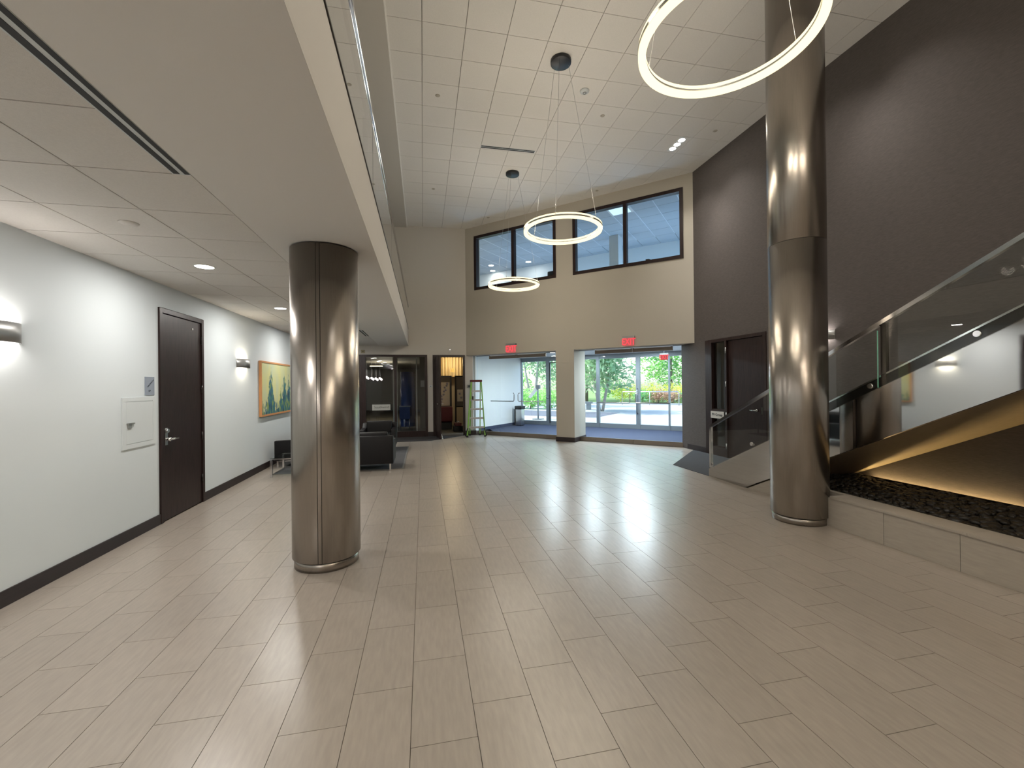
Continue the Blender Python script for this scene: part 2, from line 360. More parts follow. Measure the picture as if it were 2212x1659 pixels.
# upper windows
def upper_window(nm, u0, u1, um):
    w = sroot(nm, tuple(ENT(((u0 + u1) / 2, 0.1, Z1))))
    f = MB(ENT); t = 0.085
    f.box(u0, u1, -0.02, 0.14, Z1, Z1 + t).box(u0, u1, -0.02, 0.14, Z2 - t, Z2).box(u0, u0 + t, -0.02, 0.14, Z1 + t, Z2 - t).box(u1 - t, u1, -0.02, 0.14, Z1 + t, Z2 - t)
    f.build('window_frame', wood, w); MB(ENT).box(um - 0.045, um + 0.045, -0.015, 0.13, Z1 + t, Z2 - t).build('mullion', wood, w)
    for a, b in ((u0 + t, um - 0.045), (um + 0.045, u1 - t)):
        MB(ENT).box(a, b, 0.055, 0.065, Z1 + t, Z2 - t).build('pane', glass_c, w)
upper_window('window_1', 0.33, 3.225, 1.78); upper_window('window_2', 3.75, 6.66, 5.22)
# entrance glazing
def storefront(nm, segs, doors):
    w = sroot(nm, tuple(ENT((segs[0][0], 0.39, 0))))
    for a, b in segs:
        MB(ENT).box(a + 0.003, b - 0.003, 0.385, 0.397, 0.125, 2.585).build('pane', glass_c, w)
        MB(ENT).box(a + 0.003, b - 0.003, 0.372, 0.41, 0.004, 0.125).build('base_rail', brown_al, w)
        MB(ENT).box(a, b, 0.365, 0.415, 2.575, 2.592).build('head_channel', alum, w)
    for (a, b, hinge) in doors:
        d = MB(ENT).box(a + 0.003, b - 0.003, 0.385, 0.397, 0.125, 2.465).build('door_leaf', glass_c, w)
        MB(ENT).box(a + 0.003, b - 0.003, 0.372, 0.41, 0.006, 0.125).build('base_rail', brown_al, d)
        MB(ENT).box(a + 0.003, b - 0.003, 0.372, 0.41, 2.465, 2.572).build('door_header', brown_al, d)
        MB(ENT).box(a + 0.05, b - 0.05, 0.366, 0.37, 2.556, 2.571).build('header_strip', white_b, d)
        s_ = 1 if hinge == 'l' else -1; e = b if hinge == 'l' else a; h = a if hinge == 'l' else b
        MB(ENT).tube([(h + s_ * 0.08, 0.34, 1.11), (e - s_ * 0.10, 0.335, 1.11), (e - s_ * 0.075, 0.335, 1.13), (e - s_ * 0.07, 0.335, 1.32), (e - s_ * 0.09, 0.345, 1.36), (e - s_ * 0.13, 0.385, 1.365)], 0.0135, 8).build('panic_bar', satin, d)
    return w
storefront('window_3', [(0.106, 0.61), (2.68, 3.19)], [(0.61, 1.645, 'l'), (1.645, 2.68, 'r')])
storefront('window_4', [(3.75, 4.22), (6.31, 6.80)], [(4.22, 5.28, 'l'), (5.28, 6.31, 'r')])
struct(MB(ENT).box(0.02, 0.106, 0.30, 0.45, 0, 2.59).build('trim_2', white_p))
struct(MB(ENT).box(3.765, 3.80, 0.05, 0.37, 0.001, 0.125).build('trim_3', wood_b)) if False else None
# ---- vestibule shell
D2 = 4.3
vf = MB(ENT); vf.box(-0.5, 8.6, 0.36, D2 + 0.1, -0.3, 0.0); struct(vf.build('floor_vestibule', carpet_v))
struct(MB(ENT).box(-0.52, -0.47, 0.46, D2, 0, 2.75).build('wall_vestibule_left', white_b))
struct(MB(ENT).box(-0.47, -0.458, 0.5, D2 - 0.07, 0.001, 0.11).build('baseboard_vestibule', carpet_v))
struct(MB(ENT).box(-0.52, 8.6, 0.45, D2 + 0.12, 2.72, 2.98).build('ceiling_vestibule', white_b))
struct(MB(ENT).box(7.9, 8.1, 0.45, D2, 0, 2.75).build('wall_vestibule_right', white_b))
og = sroot('window_5', tuple(ENT((2.6, D2, 0))))
us = [(-0.52, -0.44), (0.69, 0.85), (1.86, 1.94), (2.80, 2.91), (4.28, 4.42), (5.39, 5.44), (6.60, 6.65), (7.8, 7.9)]
for a, b in us: MB(ENT).box(a, b, D2 - 0.06, D2 + 0.06, 0.002, 2.72).build('mullion', alum, og)
for (a, b), (c, d_) in zip(us[:-1], us[1:]):
    MB(ENT).box(b, c, D2 - 0.005, D2 + 0.005, 0.16, 2.56).build('pane', glass_c, og)
    MB(ENT).box(b, c, D2 - 0.04, D2 + 0.04, 0.002, 0.16).build('bottom_rail', alum, og)
    MB(ENT).box(b, c, D2 - 0.05, D2 + 0.05, 2.56, 2.72).build('top_rail', alum, og)
MB(ENT).tube([(4.33, D2 - 0.06, 1.45), (4.33, D2 - 0.15, 1.40), (4.33, D2 - 0.15, 0.60), (4.33, D2 - 0.06, 0.55)], 0.022, 8).build('pull_handle', alum, og)
MB(ENT).tube([(0.81, D2 - 0.07, 1.10), (0.71, D2 - 0.1, 1.10)], 0.035, 8).build('door_lock', alum, og)
MB(ENT).tube([(0.87, D2 - 0.07, 2.5), (0.87, D2 - 0.09, 0.1)], 0.02, 6).tube([(0.87, D2 - 0.08, 2.48), (1.85, D2 - 0.08, 2.52)], 0.02, 6).build('door_edge', bronze, og)
# ---- upper room behind the two windows
D3 = 4.2
struct(MB(ENT).box(-3.6, 8.6, 0.30, D3 + 0.3, 2.98, 3.3).build('floor_upper_room', carpet_o))
up = MB(ENT); up.box(-3.6, 8.6, 0.30, D3 + 0.3, 6.462, 6.9); cu_ = struct(up.build('ceiling_upper_room', ceil_tb))
tb = MB(ENT); tl = MB(ENT)
for i in range(-6, 15):
    for k in range(7):
        u0 = 4.60 + 0.6096 * (i - 7); d0 = 0.31 + 0.6096 * k
        if not (4.55 < u0 + 0.3 < 5.2 and k == 0): tb.box(u0 + 0.01, u0 + 0.6, d0 + 0.006, min(d0 + 0.604, D3), 6.45, 6.462)
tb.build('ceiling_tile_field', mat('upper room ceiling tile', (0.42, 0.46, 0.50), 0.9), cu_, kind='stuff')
for i in range(-6, 15):
    u0 = 4.60 + 0.6096 * (i - 7); tl.box(u0 - 0.008, u0 + 0.008, 0.31, D3 - 0.8, 6.446, 6.452)
tl.build('ceiling_runner', mat('glossy white runner', (0.75, 0.8, 0.85), 0.25), cu_)
uw = MB(ENT).box(-3.6, 8.6, D3, D3 + 0.3, 5.55, 6.9).box(-3.6, 8.6, D3, D3 + 0.3, 2.98, 4.1)
for a, b in ((-3.6, -3.0), (0.0, 0.5), (3.6, 4.0), (8.2, 8.6)): uw.box(a, b, D3, D3 + 0.3, 4.1, 5.55)
struct(uw.build('wall_upper_room', white_p))
struct(MB(ENT).box(-3.9, -3.6, 0.3, D3 + 0.3, 2.98, 6.9).box(8.6, 8.8, 0.3, D3 + 0.3, 2.98, 6.9).build('wall_upper_room_end', white_p))
w6 = sroot('window_6', tuple(ENT((3, D3, 4.1))))
for a, b in ((-3.0, 0.0), (0.5, 3.6), (4.0, 8.2)): MB(ENT).box(a, b, D3 + 0.1, D3 + 0.11, 4.1, 5.55).build('pane', glass_c, w6)
struct(MB(ENT).box(3.95, 4.25, 2.5, 2.9, 3.3, 6.45).build('wall_upper_room_pier', white_p))

# ================================================================== COLUMNS
def column(label, cx, cy, ztop, seam, joint=None):
    r = thing('steel_column', label, 'column', (cx, cy, 0))
    MB().lathe([(0, 0), (0.278, 0), (0.278, 0.085), (0.0, 0.085)], (cx, cy, 0.0), 64).build('base_ring', steel, r)
    MB().lathe([(0.286, 0.085), (0.286, ztop)], (cx, cy, 0), 64).build('core', black, r)
    g = 0.008; a, b = seam
    zs = [(0.085, ztop)] if not joint else [(0.085, joint - 0.003), (joint + 0.003, ztop)]
    pf = lambda z0, z1: [(0.289, z0), (0.295, z0 + 0.004), (0.295, z1), (0.289, z1)]
    for z0, z1 in zs: MB().lathe(pf(z0, z1), (cx, cy, 0), 96, a0=b + g, a1=a - g + 2 * PI).build('shell', steel, r)
    MB().lathe(pf(0.085, ztop), (cx, cy, 0), 4, a0=a + g, a1=b - g).build('seam_strip', steel, r)
    return r
colL = column('short round brushed bronze steel column under the low ceiling', -0.89, 4.28, ZL - 0.012, (math.radians(267.2), math.radians(273.6)))
colR = column('tall round brushed bronze steel column beside the staircase', 4.345, 4.285, ZC + 0.0, (math.radians(346.0), math.radians(352.5)), 3.245)

# ================================================================== RING PENDANTS
RING_P = 7.0
def ring_light(label, x, y, z):
    r = thing('ring_pendant', label, 'pendant light', (x, y, z), group='ring pendant lights in the atrium')
    c = (x, y, z); R = 0.61
    MB().lathe([(R, 0.018), (R, 0.032), (R - 0.058, 0.032), (R - 0.058, 0.018)], c, 96, closed=True, sm=False).build('flange', satin, r)
    MB().lathe([(R + 0.004, 0.014), (R + 0.004, 0.036), (R, 0.036), (R, 0.014)], c, 96, closed=True, sm=False).build('hoop', satin, r)
    MB().lathe([(R - 0.001, -0.012), (R - 0.001, 0.018), (R - 0.054, 0.018), (R - 0.054, -0.012)], c, 96, closed=True, sm=False).build('lower_diffuser', ring_g, r)
    MB().lathe([(R - 0.001, 0.032), (R - 0.001, 0.062), (R - 0.054, 0.062), (R - 0.054, 0.032)], c, 96, closed=True, sm=False).build('upper_diffuser', ring_g, r)
    for k in range(6):
        a = PI * k / 3; lamp('ring_lamp', 'POINT', (x + 0.58 * math.cos(a), y + 0.58 * math.sin(a), z + (0.075 if k % 2 else -0.03)), RING_P, (1.0, 0.90, 0.74), r, shadow_soft_size=0.10)
    ztop = ZC - 0.055
    MB().lathe([(0, 0), (0.155, 0), (0.16, 0.004), (0.16, 0.054), (0, 0.054)], (x, y, ztop), 40).build('canopy', blackgl, r)
    for k in range(3):
        t = math.radians(122 + 120 * k); p = (x + R * math.cos(t), y + R * math.sin(t))
        MB().tube([(x + 0.13 * math.cos(t), y + 0.13 * math.sin(t), ztop), (p[0], p[1], z + 0.09)], 0.0022, 5).build('cable', satin, r)
        MB().tube([(p[0], p[1], z + 0.05), (p[0], p[1], z + 0.095)], 0.008, 8).build('cable_gripper', chrome, r)
    return r
ring_light('glowing ring pendant nearest the tall steel column, cut by the top of the photo', 2.15, 2.68, 4.075)
ring_light('middle one of the three glowing ring pendants, in front of the upper windows', 2.165, 6.41, 4.02)
ring_light('farthest and lowest looking of the three glowing ring pendants', 2.15, 10.05, 4.00)
for y in (-0.95, -4.4):
    for k in range(4): lamp('ring_lamp', 'POINT', (2.15 + 0.58 * math.cos(PI * k / 2), y + 0.58 * math.sin(PI * k / 2), 4.1), RING_P * 1.5, (1.0, 0.90, 0.74), shadow_soft_size=0.05)  # added bare lamps behind the camera, no ring there, for general light

# ================================================================== STAIRCASE
SY = 6.63
def zk(y): return 0.131 + 0.497 * (SY - y)        # lower edge of the glass
def zb(y): return 0.49 * (5.78 - y)               # lower edge of the stringer
YT = -0.5
st = thing('staircase', 'straight staircase with glass balustrade and mirror polished side beside the grey wall', 'staircase', (5.6, 6.5, 0))
MB().prism([(SY, 0.002), (SY, zk(SY)), (YT, zk(YT)), (YT, zb(YT)), (5.78, 0.002)], 'x', 4.865, 4.905).build('stringer', mirror_st, st)
MB().prism([(5.74, 0.001), (4.55, 0.001), (4.55, zb(4.55) - 0.005)], 'x', 4.885, 4.90).build('under_panel', clad_m, st)
MB().prism([(4.95, zk(4.95) - 0.02), (4.95, zk(4.95) + 0.105), (YT, zk(YT) + 0.115), (YT, zk(YT) - 0.02)], 'x', 4.875, 4.90).build('skirt', bronze, st)
MB().prism([(4.95, zk(4.95) + 0.105), (4.95, zk(4.95) + 0.125), (YT, zk(YT) + 0.135), (YT, zk(YT) + 0.115)], 'x', 4.865, 4.93).build('skirt_cap', chrome, st)
MB().prism([(5.78, 0.0), (YT, zb(YT)), (YT, zb(YT) + 0.03), (5.72, 0.06)], 'x', 4.905, 6.405).build('soffit', soffit_st, st)
n_st = 20
for i in range(n_st):
    y1 = 6.42 - 0.333 * i; z1 = 0.1655 * (i + 1)
    MB().box(4.91, 6.40, y1 - 0.36, y1, z1 - 0.04, z1).build('tread', clad_m, st)
    MB().box(4.91, 6.40, y1 - 0.03, y1 - 0.015, z1 - 0.1655, z1 - 0.04).build('riser', clad_m, st)
GX0, GX1 = 4.845, 4.857
pan = [(6.50, 3.765), (3.715, 1.0), (0.95, YT)]
for k, (a, b) in enumerate(pan):
    g_ = MB().prism([(a, zk(a) + 0.0), (a, zk(a) + 0.66), (b, zk(b) + 0.64), (b, zk(b))], 'x', GX0, GX1).build('glass_panel', glass_r, st)
    MB().box(GX0, GX1, b - 0.004, b, zk(b), zk(b) + 0.62).build('glass_edge', glass_g, g_)
def zr(y): return 0.884 + 0.489 * (6.527 - y)
MB().tube([(4.851, 6.545, 0.17), (4.851, 6.545, 0.86), (4.851, 6.50, zr(6.5)), (4.851, YT, zr(YT))], 0.030, 4, sq=True).build('handrail', chrome, st)
MB().box(4.865, 4.905, 3.69, 3.745, zk(3.7), zr(3.72)).build('post', bronze, st)
for y in (5.6, 4.72, 3.84, 2.90, 1.95, 1.0, 0.1):
    MB().tube([(4.832, y, zk(y) + 0.055), (4.868, y, zk(y) + 0.055)], 0.028, 16).build('glass_button', chrome, st)
# raised stone edged pebble bed
pl = thing('stone_planter', 'low stone tiled planter curb with pebbles under the stair', 'planter', (5.4, 2, 0))
py = 4.04 + 0.62
MB().box(4.475, 4.69, -3.0, 3.98, 0.001, 0.315).build('core', grout, pl)
k = 0
while py > -2.6:
    y0 = py - 0.62; MB().box(4.455, 4.475, y0 + 0.002, min(py, 3.985) - 0.002, 0.001, 0.322).build('tile', clad_m, pl); py = y0
MB().box(4.65, 4.715, 3.99, 4.66, 0.1, 0.345).build('cap_tile', clad_m, pl)
for q in range(6): MB().box(4.445, 4.715, 3.985 - 1.24 * (q + 1) + 0.002, 3.985 - 1.24 * q, 0.322, 0.345).build('cap_tile', clad_m, pl)
MB().box(4.715, 4.73, -3, 4.3, 0.001, 0.30).box(4.73, 4.905, -3, 4.4, 0.001, 0.13).box(4.905, 6.40, -3, 5.6, 0.001, 0.13).build('bed', black, pl)
MB().box(6.292, 6.302, -3, 5.25, 0.13, 0.262).build('cove_lip', bronze, pl)
peb = []
for k in range(6):
    bm = bmesh.new(); bmesh.ops.create_icosphere(bm, subdivisions=2 if k < 3 else 1, radius=1)
    for v in bm.verts:
        n_ = 1 + 0.16 * math.sin(3.1 * v.co.x + k) * math.cos(2.3 * v.co.y + 2 * k)
        v.co = Vector((v.co.x * 0.048 * n_, v.co.y * 0.036 * n_, v.co.z * 0.024))
    for f in bm.faces: f.smooth = True
    me = bpy.data.meshes.new('pebble'); bm.to_mesh(me); bm.free(); me.materials.append(pebble_m); peb.append(me)
spots = []
y = 5.25
while y > 1.2:
    x = 4.76 if y < 4.35 else 4.95
    while x < 6.28:
        spots.append((x + random.uniform(-.02, .02), y + random.uniform(-.02, .02))); x += 0.066
    y -= 0.058
spots.sort(key=lambda p: -inview(p[0], p[1], 0.24))
rest = MB()
for i, (x, y) in enumerate(spots):
    s_ = random.uniform(0.8, 1.25); M = Matrix.Translation((x, y, 0.225 + random.uniform(-.015, .022))) @ Matrix.Rotation(random.uniform(0, PI), 4, 'Z') @ Matrix.Rotation(random.uniform(-.4, .4), 4, 'X') @ Matrix.Diagonal((s_, s_, s_, 1))
    if i < 300:
        o = bpy.data.objects.new('pebble', peb[i % 3]); COL.objects.link(o); o.parent = pl; o.matrix_local = ROOTM[pl.name].inverted() @ M
    else:
        me = peb[3 + i % 3]; b0 = len(rest.v); rest.v += [M @ v.co for v in me.vertices]
        for p_ in me.polygons: rest.face([b0 + q for q in p_.vertices], True)
rest.build('pebble_bed', pebble_i, pl, kind='stuff')
for a, b, lb in ((3.40, 5.05, 'far strip of warm cove lighting along the wall under the stair'), (0.6, 3.22, 'near strip of warm cove lighting along the wall under the stair')):
    t = thing('light_strip', lb, 'light', (6.35, (a + b) / 2, 0.14))
    MB().box(6.33, 6.375, a, b, 0.13, 0.19).build('housing', bronze, t)
    MB().box(6.338, 6.367, a + 0.01, b - 0.01, 0.19, 0.2).build('diffuser', led_g, t)

# ================================================================== TENANT DOOR IN THE GREY WALL
d2 = sroot('door_2', (XR, 7.9, 0))
f = MB().box(6.395, 6.55, 8.59, 8.805, 0.001, 2.595).box(6.395, 6.55, 7.01, 8.59, 2.53, 2.595).box(6.395, 6.55, 8.10, 8.16, 0.001, 2.53).box(6.395, 6.55, 7.01, 7.10, 0.001, 2.53).box(6.40, 6.55, 8.16, 8.59, 0.001, 0.20).box(6.40, 6.55, 8.16, 8.59, 0.98, 1.04)
f.build('door_frame', wood, d2)
lf = MB().box(6.44, 6.49, 7.14, 8.095, 0.012, 2.525).build('door_leaf', wood, d2, 0.003, seg=1)
MB().box(6.45, 6.55, 7.10, 7.135, 0.001, 2.53).build('door_gap', black, d2)
MB().box(6.46, 6.468, 8.16, 8.59, 1.04, 2.53).build('pane', glass_d, d2); MB().box(6.46, 6.468, 8.16, 8.59, 0.20, 0.98).build('pane', glass_d, d2)
for z in (0.25, 0.92, 1.6, 2.32): MB().tube([(6.392, 8.118, z - 0.06), (6.392, 8.118, z + 0.06)], 0.013, 8).build('hinge', satin, d2)
MB().tube([(6.44, 7.28, 1.07), (6.39, 7.28, 1.07)], 0.03, 14).tube([(6.40, 7.28, 1.07), (6.39, 7.36, 1.068), (6.39, 7.43, 1.07)], 0.012, 8).box(6.437, 6.44, 7.15, 7.19, 1.0, 1.14).build('door_handle', chrome, lf)
t = thing('tenant_sign', 'small pale tenant sign reading PV Group on the sidelight of the dark door', 'sign', (6.39, 8.40, 0.84))
MB().box(6.385, 6.397, 8.185, 8.615, 0.835, 0.99).build('plate', sign_w, t)
text('lettering', 'PV Group', 0.085, sign_dk, t, (6.383, 8.40, 0.915), (0, -1, 0), (0, 0, 1))
struct(MB().box(6.62, 8.6, 6.9, 9.3, -0.1, 0.0).build('floor_tenant', carpet_o))
struct(MB().box(6.62, 8.4, 6.7, 6.9, 0, 2.8).box(8.4, 8.6, 6.7, 9.3, 0, 2.8).box(6.62, 8.6, 9.1, 9.3, 0, 2.8).box(6.62, 8.6, 6.7, 9.3, 2.7, 2.9).build('wall_tenant', mat('dim grey tenant wall', (0.12, 0.14, 0.16), 0.8)))

# ================================================================== WINDOW WALL OF THE DARK OFFICE, DOOR 3
w7 = sroot('window_7', (-0.8, YB, 0))
f = MB().box(-1.88, 0.14, YB - 0.02, YB + 0.08, 2.54, 2.61).box(-1.88, 0.14, YB - 0.02, YB + 0.08, 0.007, 0.19).box(0.065, 0.14, YB - 0.02, YB + 0.08, 0.19, 2.54).box(-0.885, -0.808, YB - 0.02, YB + 0.08, 0.19, 2.54).box(-1.88, -1.74, YB - 0.02, YB + 0.08, 0.19, 2.54)
f.build('window_frame', wood, w7)
MB().box(-0.808, 0.065, YB + 0.02, YB + 0.03, 0.19, 2.54).build('pane', glass_d, w7); MB().box(-1.74, -0.885, YB + 0.02, YB + 0.03, 0.19, 2.54).build('pane', glass_d, w7)
d4 = sroot('door_4', (-2.4, YB, 0))
MB().box(-2.9, -1.88, YB - 0.02, YB + 0.08, 2.54, 2.61).box(-2.9, -2.83, YB - 0.02, YB + 0.08, 0.007, 2.54).build('door_frame', wood, d4)
lf = MB().box(-2.83, -1.885, YB, YB + 0.05, 0.015, 2.54).build('door_leaf', wood, d4)
MB().tube([(-1.98, YB, 1.08), (-1.98, YB - 0.06, 1.08), (-2.1, YB - 0.06, 1.08)], 0.012, 8).box(-2.0, -1.96, YB - 0.004, YB, 1.0, 1.16).build('door_handle', chrome, lf)
d3 = sroot('door_3', (0.82, YB, 0))
MB().box(0.31, 0.385, YB - 0.02, YB + 0.10, 0.007, 2.605).box(1.275, 1.34, YB - 0.02, YB + 0.10, 0.007, 2.605).box(0.385, 1.275, YB - 0.02, YB + 0.10, 2.54, 2.605).build('door_frame', wood, d3)
H = Fr((0.385, 13.93, 0), (0.115, -0.9934, 0), (0.9934, 0.115, 0))
lf = MB(H).box(0.0, 0.88, 0.0, 0.045, 0.02, 2.53).build('door_leaf', wood, d3)
MB(H).tube([(0.81, -0.005, 1.07), (0.81, -0.06, 1.07), (0.70, -0.06, 1.07)], 0.011, 8).tube([(0.81, 0.05, 1.07), (0.81, 0.11, 1.07), (0.70, 0.11, 1.07)], 0.011, 8).build('door_handle', chrome, lf)
MB(H).box(0.785, 0.835, 0.045, 0.05, 0.86, 1.0).build('lock_plate', satin, lf)
for z in (0.35, 1.0, 1.65, 2.3): MB(H).tube([(0.02, 0.05, z - 0.05), (0.02, 0.05, z + 0.05)], 0.011, 8).build('hinge', satin, d3)
MB(H).tube([(0.84, 0.05, 0.16), (0.855, 0.07, 0.05), (0.86, 0.075, 0.012)], 0.012, 8).tube([(0.86, 0.075, 0.012), (0.86, 0.075, 0.03)], 0.024, 10).build('door_stop', white_b, lf)
# dark office shell
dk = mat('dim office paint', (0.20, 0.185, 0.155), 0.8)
struct(MB().box(-6, 0.22, 14.15, 30, -0.2, 0.0).build('floor_office', carpet_o))
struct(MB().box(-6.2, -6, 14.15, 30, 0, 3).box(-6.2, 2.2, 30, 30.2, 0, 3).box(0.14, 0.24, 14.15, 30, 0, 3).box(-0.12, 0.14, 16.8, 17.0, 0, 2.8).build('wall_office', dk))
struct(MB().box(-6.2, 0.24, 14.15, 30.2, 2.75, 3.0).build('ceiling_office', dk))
bl = mat('deep blue gloss panel', (0.012, 0.032, 0.11), 0.25)
t = tag(MB().lathe([(0.28, 0.1), (0.28, 2.15), (0.0, 2.15)], (-0.56, 16.7, 0), 40).build('curved_panel', bl), 'tall curved deep blue panel behind the dark office window', 'panel')
for x0, x1, lb in ((-0.95, -0.885, 'slim pale upright post just left of the blue panel behind the office glass'), (-0.235, -0.205, 'slim pale upright post just right of the blue panel behind the office glass')):
    t = thing('post', lb, 'post', (x0, 15.55, 0)); MB().box(x0, x1, 15.5, 15.55, 0.02, 2.74).build('shaft', sign_w, t); MB().box(x0 - 0.02, x1 + 0.02, 15.47, 15.58, 0.0, 0.02).build('foot', satin, t)
t = thing('cabinet', 'low dark blue cabinet standing before the curved blue panel', 'cabinet', (-0.66, 16.2, 0))
MB().box(-0.84, -0.47, 16.0, 16.35, 0.42, 0.87).build('body', bl, t); MB().box(-0.85, -0.46, 15.99, 16.36, 0.87, 0.885).build('top', alum, t)
for x in (-0.82, -0.5):
    for y in (16.02, 16.32): MB().tube([(x, y, 0), (x, y, 0.42)], 0.012, 6).build('leg', satin, t)
struct(MB().box(-1.17, -0.99, 17.6, 17.8, 0, 2.75).build('wall_office_pier', mat('office pier paint', (0.45, 0.41, 0.33), 0.8)))
tag(MB().box(-0.09, 0.05, 16.79, 16.797, 1.58, 1.83).build('poster', sign_w), 'small pale paper notice on the wall at the right of the dark office', 'notice')
for i, (x, y) in enumerate([(-1.88, 17.83), (-1.83, 19.64), (-1.77, 21.2), (-1.73, 22.7), (-1.71, 24.3), (-1.71, 26.1)]):
    t = thing('office_downlight', 'round recessed downlight in the receding row behind the dark office window', 'ceiling light', (x, y, 2.75), group='row of office downlights')
    MB().lathe([(0.0, -0.002), (0.08, -0.002), (0.08, 0.0), (0, 0)], (x, y, 2.75), 20).build('lens', glow('office lens', (1, 0.93, 0.8), 3.5), t); MB().lathe([(0.08, -0.004), (0.1, -0.004), (0.1, 0), (0.08, 0)], (x, y, 2.75), 20, closed=True).build('trim', white_p, t)
lamp('office_lamp', 'POINT', (-1.8, 21, 2.2), 30, (1, 0.88, 0.68), shadow_soft_size=0.3)
for i, (x, z) in enumerate([(-2.19, 1.97), (-2.0, 1.93), (-1.84, 1.91), (-1.685, 1.92)]):
    t = thing('glass_pendant', 'small clustered glass pendant hanging in a row behind the office window', 'pendant light', (x, 18, z), group='office glass pendants')
    g2 = glow('pendant glass', (1, 0.86, 0.80), 2.2)
    bm = MB()
    for a in range(3): bm.lathe([(0, -0.045), (0.035, -0.02), (0.04, 0.01), (0.02, 0.04), (0, 0.045)], (x - 0.02 + 0.035 * a, 18 + 0.02 * (a % 2), z + 0.02 - 0.025 * a), 10)
    bm.build('shade', g2, t); MB().tube([(x, 18, z + 0.04), (x - 0.02, 18, 2.75)], 0.004, 5).build('cord', satin, t)
t = tag(MB().box(-2.3, -1.76, 19.9, 20.0, 2.50, 2.54).build('linear_light', glow('linear lamp', (1, 0.85, 0.55), 1.2)), 'thin warm linear light above the row of glass pendants', 'light')
t = thing('tenant_sign', 'small pale framed sign reading Southwind inside the dark office window', 'sign', (-1.26, YB + 0.04, 0.86))
MB().box(-1.575, -0.985, YB + 0.034, YB + 0.05, 0.855, 1.075).build('frame', bronze, t); MB().box(-1.56, -1.01, YB + 0.028, YB + 0.035, 0.868, 1.05).build('plate', sign_w, t)
tag_m = mat('sign grey lettering', (0.14, 0.13, 0.12), 0.7)
text('lettering', 'Southwind', 0.105, tag_m, t, (-1.28, YB + 0.026, 0.965), (1, 0, 0), (0, 0, 1))
# lit office through door 3
struct(MB().box(0.24, 2.4, 14.15, 18.0, -0.2, 0.0).build('floor_lit_office', carpet_o))
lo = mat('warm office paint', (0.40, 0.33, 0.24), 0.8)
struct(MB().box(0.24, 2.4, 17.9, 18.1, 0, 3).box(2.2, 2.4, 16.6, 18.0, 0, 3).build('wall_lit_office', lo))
struct(MB().box(0.24, 2.4, 14.15, 18.1, 2.78, 2.98).build('ceiling_lit_office', white_p))
t = thing('curtain', 'cream pleated curtain lit warmly at the back of the lit office', 'curtain', (1.1, 17.5, 1.9))
cv = MB(); pts = [(0.45 + 0.012 * k, 17.5 + 0.05 * math.sin(k * 0.62)) for k in range(104)]
for a, b in zip(pts[:-1], pts[1:]): cv.quad((a[0], a[1], 1.98), (b[0], b[1], 1.98), (b[0], b[1], 2.76), (a[0], a[1], 2.76))
cv.build('drape', mat('cream curtain', (0.62, 0.50, 0.30), 0.8), t); MB().tube([(0.42, 17.5, 2.77), (1.7, 17.5, 2.77)], 0.012, 8).build('rod', bronze, t)
lamp('office_ceiling_lamp', 'POINT', (1.1, 16.9, 2.55), 9, (1, 0.80, 0.48), shadow_soft_size=0.12)
t = thing('desk_lamp', 'small yellow hanging lamp in front of the cream curtain', 'lamp', (1.12, 16.5, 2.19)); MB().lathe([(0.02, 0.09), (0.065, 0.07), (0.065, -0.06), (0.0, -0.06)], (1.12, 16.5, 2.19), 16).build('shade', mat('yellow shade', (0.75, 0.42, 0.08), 0.6, emit=0.3, ecol=(1, .6, .15)), t); MB().tube([(1.12, 16.5, 2.27), (1.10, 16.5, 2.78)], 0.005, 5).build('cord', bronze, t)
def board(label, x0, x1, z0, z1, px0, px1, pz0, pz1, marks):
    t = thing('display_board', label, 'board', ((x0 + x1) / 2, 16.8, 0))
    MB().box(x0, x1, 16.80, 16.83, z0, z1).build('panel', mat('taupe pin board', (0.13, 0.105, 0.085), 0.8), t)
    MB().box(x0 - 0.06, x0, 16.78, 16.84, 0.0, z1 + 0.05).box(x1, x1 + 0.06, 16.78, 16.84, 0.0, z1 + 0.05).box(x0, x1, 16.78, 16.84, z1, z1 + 0.05).box(x0, x1, 16.78, 16.84, z0 - 0.04, z0).build('frame', bronze, t)
    MB().box(px0, px1, 16.785, 16.80, pz0, pz1).build('paper', mat('cream paper', (0.62, 0.52, 0.40), 0.8), t)
    b = MB()
    for mx, mz in marks: b.lathe([(0, -0.001), (0.045, -0.001), (0.045, 0.001)], (0, 0, 0), 8); b.v[-24:] = [Vector((mx + v.x, 16.783 + 0.001 * v.z, mz + v.y)) for v in b.v[-24:]]
    b.build('drawing', mat('lilac drawing', (0.30, 0.26, 0.30), 0.8), t)
board('left display board with a tall paper of lilac circle drawings in the lit office', 0.55, 1.03, 0.82, 1.95, 0.61, 1.01, 0.84, 1.75, [(0.68, 1.0), (0.72, 1.1), (0.70, 1.22), (0.78, 1.28), (0.80, 1.40), (0.86, 1.45), (0.83, 1.55), (0.90, 1.62), (0.92, 1.70)])
board('right display board with a short paper in the lit office', 1.27, 1.62, 0.82, 1.95, 1.30, 1.55, 1.0, 1.46, [(1.40, 1.3), (1.46, 1.15)])
t = thing('sofa', 'dark red sofa below the display boards in the lit office', 'sofa', (0.75, 16.3, 0))
rd = mat('dark red upholstery', (0.09, 0.008, 0.010), 0.7)
MB().box(0.35, 1.06, 15.95, 16.15, 0.30, 0.84).build('backrest', rd, t, 0.04); MB().box(0.35, 1.06, 16.15, 16.65, 0.25, 0.45).build('seat', rd, t, 0.03); MB().box(0.37, 1.03, 15.98, 16.6, 0.0, 0.25).build('base', black, t)
t = thing('toolbox', 'dark toolbox with red latches on the lit office floor', 'toolbox', (1.2, 15.3, 0))
